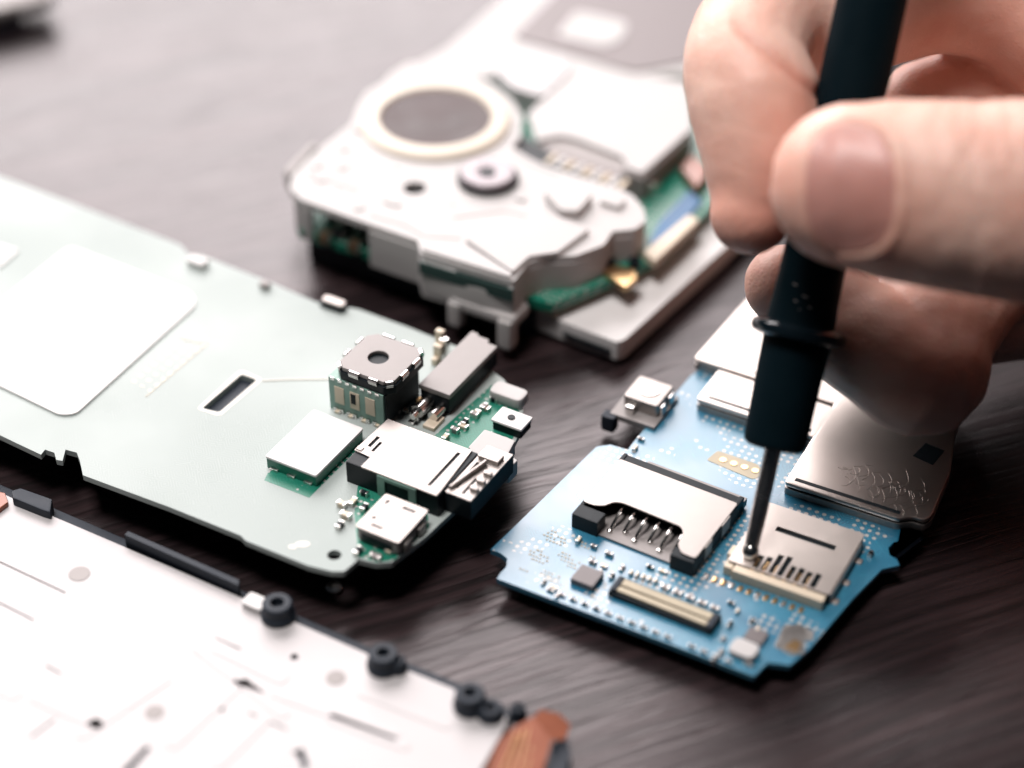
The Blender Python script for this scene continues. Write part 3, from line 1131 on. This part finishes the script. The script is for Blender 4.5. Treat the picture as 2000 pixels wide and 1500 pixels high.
# speaker
sp_c = P(851, 226, ZH + 1.2)
bm = new()
lathe(bm, sp_c, [(9.2, ZH), (12.6, ZH), (12.6, ZH + .5), (12.2, ZH + .9), (11.7, ZH + 1.2), (9.8, ZH + 1.3), (9.4, ZH + .9), (9.2, ZH)], 64)
spk = part('speaker', bm, 'ringcream', phone, 'round speaker with cream rim and dark felt face')
bm = new()
lathe(bm, sp_c, [(0, ZH + .05), (9.4, ZH + .05), (9.4, ZH + .75), (8.9, ZH + .85), (6, ZH + .7), (5.6, ZH + .9), (0, ZH + 1.0)], 64)
part('felt', bm, 'mesh', spk)
# camera lens
bm = new()
c3 = cam_c
lathe(bm, c3, [(0, ZH - 1), (4.1, ZH - 1), (4.6, ZH), (4.6, ZH + 1.3), (4.2, ZH + 1.7), (2.4, ZH + 1.9), (1.6, ZH + 1.5), (0, ZH + 1.5)], 48)
cl = part('camera_lens', bm, 'lens', phone)
bm = new()
lathe(bm, c3, [(4.61, ZH), (4.95, ZH), (4.95, ZH + .8), (4.61, ZH + .8), (4.61, ZH)], 48)
part('rim', bm, 'black', cl)
bm = new()
cyl(bm, c3, 1.3, ZH + 1.52, ZH + 1.6, 24, .03)
part('aperture', bm, 'black', cl)
# clip hanging from the front
bm = new()
fq = Frame(890, 578, 7.5, A0)
box(bm, fq, -.3, -1.5, 11.2, 3.6, 6.0, 8.0, .7, 0, .8)
box(bm, fq, -.6, -2.0, 1.8, .4, 3.0, 7.4, .6, 0, .7)
box(bm, fq, 8.4, -2.2, 11.0, .4, 2.2, 7.4, .6, 0, .7)
part('clip', bm, 'white', phone, 'two-legged white clip on the front edge')
# front components in the opening
for u, v, m_ in [(632, 474, 'gold'), (690, 492, 'gold'), (660, 470, 'black'), (648, 448, 'black'), (675, 455, 'chip'), (705, 470, 'black')]:
    a, b = fp.loc(u, v, ZP)
    cap(phone, fp, a, b + .6, ZP, 2.2, 1.4, 1.6, True, m_)
# card cover
bm = new()
ZS = 13.0
cc = flat([(1030, 222), (1128, 132), (1200, 138), (1345, 160), (1352, 250), (1254, 338), (1226, 326), (1216, 306), (1130, 272), (1098, 264), (1070, 268), (1048, 274)], ZS)
prism(bm, rounded(cc, .6, 3), ZS - .6, ZS, .2)
tray = part('card_tray', bm, 'white', phone, 'white metal card cover with comb contacts in front')
bm = new()
prism(bm, flat([(1046, 282), (1130, 150), (1340, 170), (1352, 262), (1256, 350)], ZS - .7), 8.1, ZS - .65, .2)
part('tray_body', bm, 'module', tray)
a0_, b0_ = fp.loc(1075, 320, 10)
for k in range(9):
    u, v = 1072 + k * 17.5, 308 + k * 6.2
    a, b = fp.loc(u, v, 12.9)
    bm = new()
    box(bm, fp, a, b - 1.4, a + .85, b + 1.6, 12.1, 12.9, .15)
    part('contact', bm, 'label' if k % 2 else 'cream', tray)
bm = new()
prism(bm, flat([(1060, 300), (1082, 268), (1222, 312), (1208, 354)], 12.3), 8.0, 12.3, .1)
part('contact_base', bm, 'greylabel', tray)
# grey block behind speaker and long body with the label
bm = new()
prism(bm, rounded(flat([(960, 130), (1010, 86), (1115, 112), (1112, 140), (1060, 188), (1000, 170)], 13.0), 1.2, 3), 8, 13.0, .5)
part('battery_contact_block', bm, 'alu', phone)
bm = new()
prism(bm, flat([(760, 150), (870, 92), (1010, -30), (1130, -130), (1600, -60), (1480, 130), (1250, 150)], 10.0), 4.1, 10.0, .8)
part('back_cover', bm, 'white', phone)
bm = new()
prism(bm, rounded(flat([(1000, 72), (1110, -40), (1420, -20), (1345, 120), (1240, 140), (1130, 108)], 10.4), 1.5, 3), 10.0, 10.4, .1)
lbl = part('battery_label', bm, 'greylabel', phone)
bm = new()
prism(bm, rounded(flat([(1085, 70), (1125, 20), (1228, 42), (1215, 78), (1180, 92)], 10.7), 2, 4), 10.4, 10.7, .1)
part('sticker', bm, 'white', lbl)
# right-hand bits beside the fingertip
bm = new()
prism(bm, flat([(1268, 470), (1290, 430), (1345, 372), (1372, 392), (1330, 440), (1280, 490)], 8.6), 8.0, 8.6, .1)
part('flex_cable', bm, 'blueflex', phone)
bm = new()
prism(bm, flat([(1256, 492), (1345, 418), (1366, 428), (1280, 510)], 9.6), 8.0, 9.6, .3)
part('connector', bm, 'cream', phone)
bm = new()
prism(bm, flat([(1176, 530), (1188, 514), (1240, 524), (1246, 540), (1222, 560)], 9.0), 8.0, 9.0, .25)
part('spring_contact', bm, 'gold', phone)
bm = new()
prism(bm, flat([(1330, 325), (1352, 300), (1390, 330), (1360, 366)], 10), 8.0, 10, .3)
part('antenna_contact', bm, 'copper', phone)
bm = new()
cyl(bm, P(1275, 350, 10), 1.4, 8.0, 10, 16, .3)
part('screw', bm, 'solder', phone)
for u, v in [(1190, 508), (1240, 505)]:
    bm = new()
    q = P(u, v, 9.5)
    cyl(bm, q, 1.0, 8.0, 9.4, 12, .1)
    part('snap_hole', bm, 'black', phone)
bm = new()
prism(bm, flat([(556, 330), (610, 276), (620, 284), (566, 345)], 11), 7.5, 11, .4)
part('side_key', bm, 'module', phone)

# ================================================================== metal mid-frame in the near left corner
plate = thing('metal_plate', 'silver phone mid-frame plate with black rubber posts, in the near left corner', 'metal plate', P(400, 1300, 0))
ZM = 3.2
fpl = Frame(100, 1005, ZM, A0)
edge = [(-160, 900), (0, 962), (100, 1007), (240, 1067), (470, 1167), (560, 1208), (740, 1287), (890, 1347), (972, 1385), (990, 1402), (986, 1420), (930, 1520), (860, 1640)]
ba_, bb_ = fpl.loc(860, 1640)[1] - 30, fpl.loc(0, 962)[1]
holes = [circle(P(575, 1283, ZM).xy, .55, 16), rect(fpl, *fpl.loc(402, 1376), *fpl.loc(440, 1384))]
holes.append(flat([(236, 1508), (286, 1456), (294, 1462), (250, 1512)], ZM))
for q_ in [((-8, 1094), (128, 1158)), ((-8, 1174), (66, 1211)), ((420, 1246), (470, 1268)), ((90, 1300), (120, 1316)), ((486, 1392), (560, 1424)), ((60, 1440), (108, 1404))]:
    (u0_, v0_), (u1_, v1_) = q_
    dl_ = math.hypot(u1_ - u0_, v1_ - v0_)
    nx_, ny_ = -(v1_ - v0_) / dl_ * 1.6, (u1_ - u0_) / dl_ * 1.6
    holes.append(flat([(u0_ - nx_, v0_ - ny_), (u1_ - nx_, v1_ - ny_), (u1_ + nx_, v1_ + ny_), (u0_ + nx_, v0_ + ny_)], ZM))
holes.append(flat([(570, 1468), (592, 1462), (604, 1496), (592, 1506), (584, 1480)], ZM))
bm = new()
prism(bm, flat(edge[1:], ZM) + [fpl(fpl.loc(860, 1640)[0], ba_), fpl(-40, ba_), fpl(-40, bb_)], ZM - .5, ZM, 0, holes=holes)
part('sheet', bm, 'alu', plate)
bm = new()
prism(bm, flat([(0, 1000), (900, 1400), (880, 1500), (820, 1600)], ZM) + [fpl(fpl.loc(860, 1640)[0] - 4, ba_ + 3), fpl(-36, ba_ + 3), fpl(-36, bb_ - 3)], 0, ZM - .52, .2)
part('underside', bm, 'slate', plate)
bm = new()
lip = flat([(-160, 880), (0, 946), (100, 990), (244, 1052), (470, 1152), (560, 1192), (740, 1272), (890, 1332), (985, 1378), (1000, 1400)], ZM - .8)
inner = flat([(-160, 900), (0, 962), (100, 1007), (240, 1067), (470, 1167), (560, 1208), (740, 1287), (890, 1347), (972, 1385), (988, 1402)], ZM - .8)
prism(bm, lip + inner[::-1], .6, ZM - .8, .1)
part('side_rail', bm, 'slate', plate)
# shallow stamped ribs and pads
bm = new()
for p0, p1, w in [((400, 1252), (560, 1330), 2.2), ((380, 1262), (560, 1400), 1.6), ((470, 1330), (780, 1440), 1.6), ((150, 1440), (330, 1320), 2.0),
                  ((330, 1460), (470, 1330), 2.0), ((60, 1360), (200, 1420), 1.6), ((640, 1400), (800, 1460), 1.6), ((420, 1500), (520, 1400), 1.8), ((-40, 1330), (40, 1360), 2.0), ((700, 1350), (880, 1420), 1.4)]:
    q0, q1 = P(*p0, ZM), P(*p1, ZM)
    t = (q1 - q0).normalized()
    n = Vector((-t.y, t.x, 0)) * (w * .5)
    prism(bm, rounded([tuple((q0 - n).xy), tuple((q1 - n).xy), tuple((q1 + n).xy), tuple((q0 + n).xy)], w * .4, 3), ZM - .1, ZM + .09, .09)
part('stamped_rib', bm, 'alu', plate)
for u, v, r in [(155, 1121, 1.45), (302, 1391, 1.2), (656, 1324, 1.25)]:
    bm = new()
    cyl(bm, P(u, v, ZM), r, ZM - .1, ZM + .08, 24, .04)
    part('rivet', bm, 'module', plate)


def post(u, v, r, h, z0=ZM, parent=plate):
    b_ = new()
    c_ = P(u, v, z0 + h)
    lathe(b_, c_, [(0, z0), (r * 1.12, z0), (r * 1.15, z0 + h * .25), (r, z0 + h * .4), (r, z0 + h - .25), (r - .25, z0 + h), (r * .48, z0 + h), (r * .42, z0 + h - .2), (r * .42, z0 + h - 1.2), (0, z0 + h - 1.2)], 28)
    return part('post', b_, 'slate', parent)


post(541, 1176, 2.0, 2.6)
post(748, 1274, 1.9, 2.6)
post(776, 1288, 1.1, 1.8)
post(918, 1352, 1.9, 2.6)
post(958, 1380, 1.5, 1.6)
post(1012, 1380, 1.0, 2.0, 1.2)
bm = new()
fo = Frame(470, 1186, ZM, A0)
box(bm, fo, 0, 0, 3.2, 2.4, ZM, ZM + 1.0, .3, 0, .5)
part('bracket', bm, 'label', plate)
bm = new()
prism(bm, flat([(22, 958), (40, 952), (102, 974), (98, 1000), (84, 996), (24, 972)], ZM + 1.4), ZM - .9, ZM + 1.4, .3)
part('rubber_block', bm, 'slate', plate)
bm = new()
prism(bm, flat([(242, 1044), (250, 1036), (468, 1132), (466, 1144)], ZM + 1.6), ZM - .9, ZM + 1.6, .2)
part('rubber_strip', bm, 'slate', plate)
bm = new()
prism(bm, flat([(-40, 985), (-10, 958), (10, 962), (16, 980), (-10, 1000)], ZM + .8), ZM, ZM + .8, .2)
part('flex_cable', bm, 'copper', plate, 'orange scrap of flex at the left edge')
# curled orange flex at the right end of the plate
bm = new()


def sheet(bm_, uvz, th=.22):
    lo = [bm_.verts.new(P(u, v, z)) for u, v, z in uvz]
    hi = [bm_.verts.new(P(u, v, z) + Vector((0, 0, th))) for u, v, z in uvz]
    n_ = len(lo)
    bm_.faces.new(hi)
    bm_.faces.new(lo[::-1])
    for k_ in range(n_):
        bm_.faces.new((lo[k_], lo[(k_ + 1) % n_], hi[(k_ + 1) % n_], hi[k_]))


sheet(bm, [(905, 1560, 1.6), (960, 1462, 2.6), (1000, 1425, 3.0), (1044, 1400, 3.6), (1078, 1446, 3.4), (1062, 1500, 2.6), (1040, 1570, 1.6)])
sheet(bm, [(1043, 1402, 3.7), (1056, 1388, 4.1), (1092, 1396, 4.2), (1114, 1418, 3.4), (1104, 1446, 2.6), (1080, 1448, 3.4)])
bmesh.ops.recalc_face_normals(bm, faces=list(bm.faces))
part('flex_cable', bm, 'copper', plate, 'folded orange ribbon cable at the right corner', smooth=20)
bm = new()
for k in range(5):
    p0, p1 = (1010 + k * 12, 1432 - k * 5), (955 + k * 22, 1562)
    q0, q1 = P(*p0, 3.35 + .05 * k), P(*p1, 1.85)
    sweep(bm, [q0, q1], .12, 6)
part('conductor', bm, 'gold', plate)
bm = new()
prism(bm, rounded(flat([(1078, 1452), (1108, 1440), (1116, 1470), (1098, 1540), (1062, 1540), (1070, 1500)], 2.4), .6, 3), 0, 2.4, .4)
part('connector', bm, 'slate', plate)

# ================================================================== small loose things
scr = thing('screw', 'tiny silver screw lying between the green board and the plate', 'screw', P(652, 1146, 0))
bm = new()
q = P(652, 1146, .8)
lathe(bm, q, [(0, 0), (.6, 0), (.6, .5), (1.1, .5), (1.15, .9), (.8, 1.25), (.25, 1.3), (.2, 1.05), (0, 1.05)], 24)
part('head', bm, 'solder', scr)
far = thing('metal_part', 'blurred grey metal part at the far left edge of the table', 'metal part', P(0, 40, 0))
bm = new()
fx = Frame(-215, 122, 0, 28)
box(bm, fx, 0, 0, 34, 12, 3.0, 6.0, 1.2, 0, 4)
part('plate', bm, 'module', far)
bm = new()
box(bm, fx, 3, .6, 27, 10, 0, 3.0, .5, 0, 2)
part('base', bm, 'slate', far)

# ================================================================== screwdriver
TIP = P(1463, 1090, ZB + 1.85)
TOP = Q(1716, -60, 263)
axis = (TOP - TIP).normalized()
LEN = (TOP - TIP).length
drv = thing('screwdriver', 'black screwdriver held upright in the fingers, its steel tip on the blue board', 'screwdriver', TIP)
rot = axis.to_track_quat('Z', 'Y').to_matrix().to_4x4()
mx_ = Matrix.Translation(TIP) @ rot


def along(v_):
    """distance along the axis where it crosses image row v_"""
    lo, hi = 0.0, LEN * 1.5
    for _ in range(50):
        m_ = (lo + hi) / 2
        p = TIP + axis * m_
        q_ = p - CAM
        vv = 750 - F * q_.dot(UP) / q_.dot(FW)
        if vv > v_:
            lo = m_
        else:
            hi = m_
    return lo


s0 = along(874)
bm = new()
lathe(bm, None, [(0, 0), (.85, 0), (.95, .5), (.9, 1.6), (.98, 3), (1.08, 6), (1.14, s0 + 1), (0, s0 + 1)], 24, mat=mx_)
part('shaft', bm, 'steel', drv)
bm = new()
lathe(bm, None, [(0, -.05), (.8, -.05), (1.08, .3), (1.15, .8), (1.05, 1.4), (.9, 1.7)], 20, mat=mx_)
part('tip', bm, 'chrome', drv)
sf = along(648)
s1 = along(150)
bm = new()
lathe(bm, None, [(0, s0), (3.5, s0), (4.0, s0 + .4), (4.15, s0 + 1.2), (4.45, sf - 2), (4.5, sf), (4.5, sf + 2), (4.35, sf + 4), (4.2, sf + 10), (4.25, s1 - 4), (4.5, s1), (4.5, LEN + 22), (4.2, LEN + 23), (4.2, LEN + 24), (4.7, LEN + 25), (4.7, LEN + 33), (4.0, LEN + 34.5), (0, LEN + 34.5)], 48, mat=mx_)
hd = part('handle', bm, 'handle', drv)
bm = new()
lathe(bm, None, [(4.3, sf - 1.1), (5.6, sf - 1.0), (6.2, sf - .6), (6.35, sf), (6.2, sf + .6), (5.6, sf + 1.0), (4.3, sf + 1.2)], 48, mat=mx_)
part('collar', bm, 'gloss', hd)
bm = new()  # short pale strokes across the handle
for v_, du in [(560, -8), (578, 2), (590, -4), (596, 8), (604, 3)]:
    m_ = along(v_)
    p = TIP + axis * m_
    vd = (CAM - p).normalized()
    sd_ = axis.cross(vd).normalized()
    nr = sd_.cross(axis).normalized()
    if nr.dot(vd) < 0:
        nr = -nr
    a_ = math.radians(-8 + du * 2)
    rr = 4.30
    dirn = nr * math.cos(a_) + sd_ * math.sin(a_)
    c_ = p + dirn * rr
    sweep(bm, [c_ - sd_ * random.uniform(.2, .5) + axis * .1, c_ + sd_ * random.uniform(.2, .5)], .1, 6)
part('pale_marks', bm, 'module', hd)


# ================================================================== hand
def chain(bm, pts, seg=20, flat_n=None, flat_f=1.0, sub=6):
    """smooth tapered limb through (u, v, depth, radius) joints with rounded end"""
    W = [Q(u, v, d) for u, v, d, r in pts]
    R = [r for *_, r in pts]
    P_, R_ = [], []
    n = len(W)
    for i in range(n - 1):
        p0, p1, p2, p3 = W[max(i - 1, 0)], W[i], W[i + 1], W[min(i + 2, n - 1)]
        for k in range(sub):
            t = k / sub
            P_.append(.5 * ((2 * p1) + (p2 - p0) * t + (2 * p0 - 5 * p1 + 4 * p2 - p3) * t * t + (3 * p1 - p0 - 3 * p2 + p3) * t ** 3))
            R_.append(R[i] + (R[i + 1] - R[i]) * t)
    P_.append(W[-1])
    R_.append(R[-1])
    tdir = (P_[-1] - P_[-2]).normalized()
    for k in range(1, 6):
        a = k / 6 * math.pi / 2
        P_.append(W[-1] + tdir * R[-1] * math.sin(a))
        R_.append(R[-1] * math.cos(a))
    sweep(bm, P_, R_, seg, flat_n=flat_n, flat_f=flat_f)


hb = new()
VN = -FW
chain(hb, [(3400, 240, 330, 27), (2950, 270, 306, 24), (2560, 215, 292, 17), (2330, 130, 289, 13.0), (2130, 70, 287, 10.8), (1975, -6, 288, 9.9), (1830, -14, 288, 8.6), (1700, 18, 286, 8.5), (1580, 42, 283, 8.7),
           (1500, 48, 279, 8.6)])
chain(hb, [(1560, 30, 282, 8.0), (1490, 48, 277, 8.5), (1456, 120, 271, 8.3), (1474, 200, 269, 9.0), (1484, 300, 268, 8.0), (1479, 370, 267.5, 6.9), (1466, 418, 267, 5.4)])
chain(hb, [(3400, 300, 330, 26), (2950, 330, 306, 24), (2600, 340, 302, 19), (2330, 350, 300, 13), (2080, 420, 296, 11), (1900, 530, 288, 9.8), (1818, 650, 279, 9.0), (1803, 735, 274, 8.4), (1730, 690, 275, 8.0), (1660, 645, 278, 7.7), (1580, 590, 281, 7.2), (1532, 556, 281, 5.6)])
chain(hb, [(2950, 430, 312, 20), (2600, 540, 312, 15), (2380, 580, 312, 11), (2200, 580, 311, 8.6), (2120, 560, 311, 7)])
chain(hb, [(2950, 430, 310, 20), (2650, 600, 310, 14), (2480, 640, 310, 10), (2300, 650, 310, 8), (2220, 600, 311, 7)])
chain(hb, [(3300, 340, 316, 24), (2900, 400, 292, 22), (2600, 420, 268, 17), (2320, 405, 254, 14), (2120, 398, 250.5, 12.8), (1990, 392, 249, 12.5), (1880, 384, 249, 11.8), (1780, 374, 249.5, 11.3), (1720, 368, 250, 10.9), (1665, 362, 250.5, 10.2)],
      seg=28, flat_n=VN, flat_f=.84)
chain(hb, [(2950, 350, 308, 20), (2600, 300, 306, 17), (2300, 250, 306, 12), (2080, 205, 300, 9.0), (1920, 190, 298, 7.5), (1800, 205, 297, 6.5)])
chain(hb, [(2950, 450, 310, 20), (2500, 470, 308, 15), (2180, 520, 303, 12), (1960, 575, 298, 10), (1820, 600, 295, 8.8), (1730, 600, 294, 7.8), (1690, 595, 293, 6.6)])
# ball of the thumb and the web towards the index finger
chain(hb, [(2950, 360, 302, 24), (2650, 330, 285, 21), (2430, 280, 275, 15), (2300, 250, 272, 10)])
tmp = bpy.data.meshes.new('tmp')
hb.to_mesh(tmp)
hb.free()
to = bpy.data.objects.new('tmp', tmp)
col.objects.link(to)
md = to.modifiers.new('r', 'REMESH')
md.mode = 'VOXEL'
md.voxel_size = .62
sm = to.modifiers.new('s', 'SMOOTH')
sm.factor = .5
sm.iterations = 7
dg = bpy.context.evaluated_depsgraph_get()
dg.update()
hm = bpy.data.meshes.new_from_object(to.evaluated_get(dg))
bpy.data.objects.remove(to)

n = len(hm.vertices)
co = np.empty(n * 3, np.float32)
hm.vertices.foreach_get('co', co)
co = co.reshape(-1, 3).astype(np.float64)
no = np.empty(n * 3, np.float32)
hm.vertices.foreach_get('normal', no)
no = no.reshape(-1, 3).astype(np.float64)
rel = co - np.array(CAM)
dep = rel @ np.array(FW)
U = 1000 + F * (rel @ np.array(RT)) / dep
V = 750 - F * (rel @ np.array(UP)) / dep
facing = no @ np.array(-FW)
disp = np.zeros(n)
# thumb-nail bed: sunk bed, raised folds round it
thumb = (dep < 252) & (facing > .15)


def nail_d(u, v):
    """>0 inside the nail outline (in nail units)"""
    x = (u - 1664) / 88.0
    y = (v - 366) / 124.0
    return 1 - (np.abs(x) ** 2.6 + np.abs(y) ** 2.6) ** (1 / 2.6)


nd = nail_d(U, V)
bed = np.clip(nd / .10, 0, 1)
disp -= thumb * bed * .5
disp -= thumb * np.exp(-((nd + .01) / .045) ** 2) * .22
disp += thumb * np.exp(-((nd + .10) / .09) ** 2) * .42 * (U > 1640)
disp += thumb * np.exp(-((nd + .10) / .09) ** 2) * .16 * (U <= 1640)
# creases across the thumb joint and the fingers
for uc, w_, a_ in [(1838, 9, .22), (1872, 8, .18), (1905, 11, .34), (1940, 8, .24), (1972, 9, .26)]:
    wob = 9 * np.sin(V * .03 + uc) + 5 * np.sin(V * .071 + uc * 2)
    disp -= (dep < 253) * (facing > 0) * a_ * .45 * np.exp(-((U - uc - wob) / w_) ** 2)
isf = (dep > 258) & (U < 1600) & (V < 470)
for vc, w_, a_ in [(330, 9, .15), (250, 10, .14), (165, 9, .16)]:
    disp -= isf * a_ * .25 * np.exp(-((V - vc - .25 * (U - 1450)) / w_) ** 2)
dl = ((V - 55) * (1600 - 1438) - (U - 1438) * (185 - 55)) / math.hypot(162, 130)
crease = (dep > 255) & (U > 1425) & (U < 1612) & (V < 210)
disp -= crease * .55 * np.exp(-(dl / 10) ** 2) * np.clip((U - 1425) / 40, 0, 1)
disp += .04 * np.sin(co[:, 0] * .9 + 1.3 * np.sin(co[:, 2] * .5)) * np.sin(co[:, 2] * .8 + co[:, 1] * .6)
co2 = co + no * disp[:, None]
hm.vertices.foreach_set('co', co2.astype(np.float32).ravel())
hm.update()

flush = np.zeros(n)


def glow(u, v, d, r, a):
    q_ = np.array(Q(u, v, d))
    return a * np.exp(-(((co - q_) ** 2).sum(1)) / (r * r))


flush += glow(1470, 450, 266, 9, .75) + glow(1530, 260, 264, 6, .55) + glow(1575, 175, 272, 5, .6) + glow(1600, 470, 248, 8, .5) + glow(1560, 330, 246, 5, .25)
flush += glow(1950, 60, 285, 12, .55) + glow(1860, 800, 262, 9, .5) + glow(1530, 580, 280, 6, .3)
flush += crease * .5 * np.exp(-(dl / 14) ** 2)
at_ = hm.attributes.new('flush', 'FLOAT', 'POINT')
at_.data.foreach_set('value', np.clip(flush, 0, .8).astype(np.float32))
HO = Q(1900, 450, 262)
hand = thing('hand', "person's bare hand entering from the right, thumb and finger pinching the black screwdriver", 'hand', HO)
# build nail from the skin surface
bmh = bmesh.new()
bmh.from_mesh(hm)
bvh = BVHTree.FromBMesh(bmh)
nb = new()
G = 26
grid = {}
for i in range(G + 1):
    for j in range(G + 1):
        x, y = -1 + 2 * i / G, -1 + 2 * j / G
        # squircle mapping of the square to the nail outline
        m_ = max(abs(x), abs(y))
        l_ = (abs(x) ** 2.6 + abs(y) ** 2.6) ** (1 / 2.6)
        k_ = m_ / l_ if l_ > 1e-6 else 0
        u, v = 1664 + 88 * 1.0 * x * k_ - 3, 366 + 124 * .985 * y * k_
        d_ = (Q(u, v, 200) - CAM).normalized()
        h, nn, *_ = bvh.ray_cast(CAM, d_)
        rim = 1 - m_
        lift = .16 + .22 * min(1, rim / .25) + (.1 if x < -.8 else 0)
        grid[i, j] = nb.verts.new(h + nn * lift)
for i in range(G):
    for j in range(G):
        nb.faces.new((grid[i, j], grid[i + 1, j], grid[i + 1, j + 1], grid[i, j + 1]))
for _ in range(6):
    bmesh.ops.smooth_vert(nb, verts=[v for v in nb.verts if not v.is_boundary], factor=.5, use_axis_x=True, use_axis_y=True, use_axis_z=True)
bmesh.ops.recalc_face_normals(nb, faces=list(nb.faces))
nb.normal_update()
if sum((f.normal.dot(-FW) for f in nb.faces)) < 0:
    bmesh.ops.reverse_faces(nb, faces=list(nb.faces))
bmesh.ops.solidify(nb, geom=list(nb.faces), thickness=.35)
part('skin', bmh, 'skin', hand, smooth=80)
part('thumb_nail', nb, 'nail', hand, smooth=70)
for o in list(bpy.data.objects):
    if '_o' in o.keys():
        del o['_o']
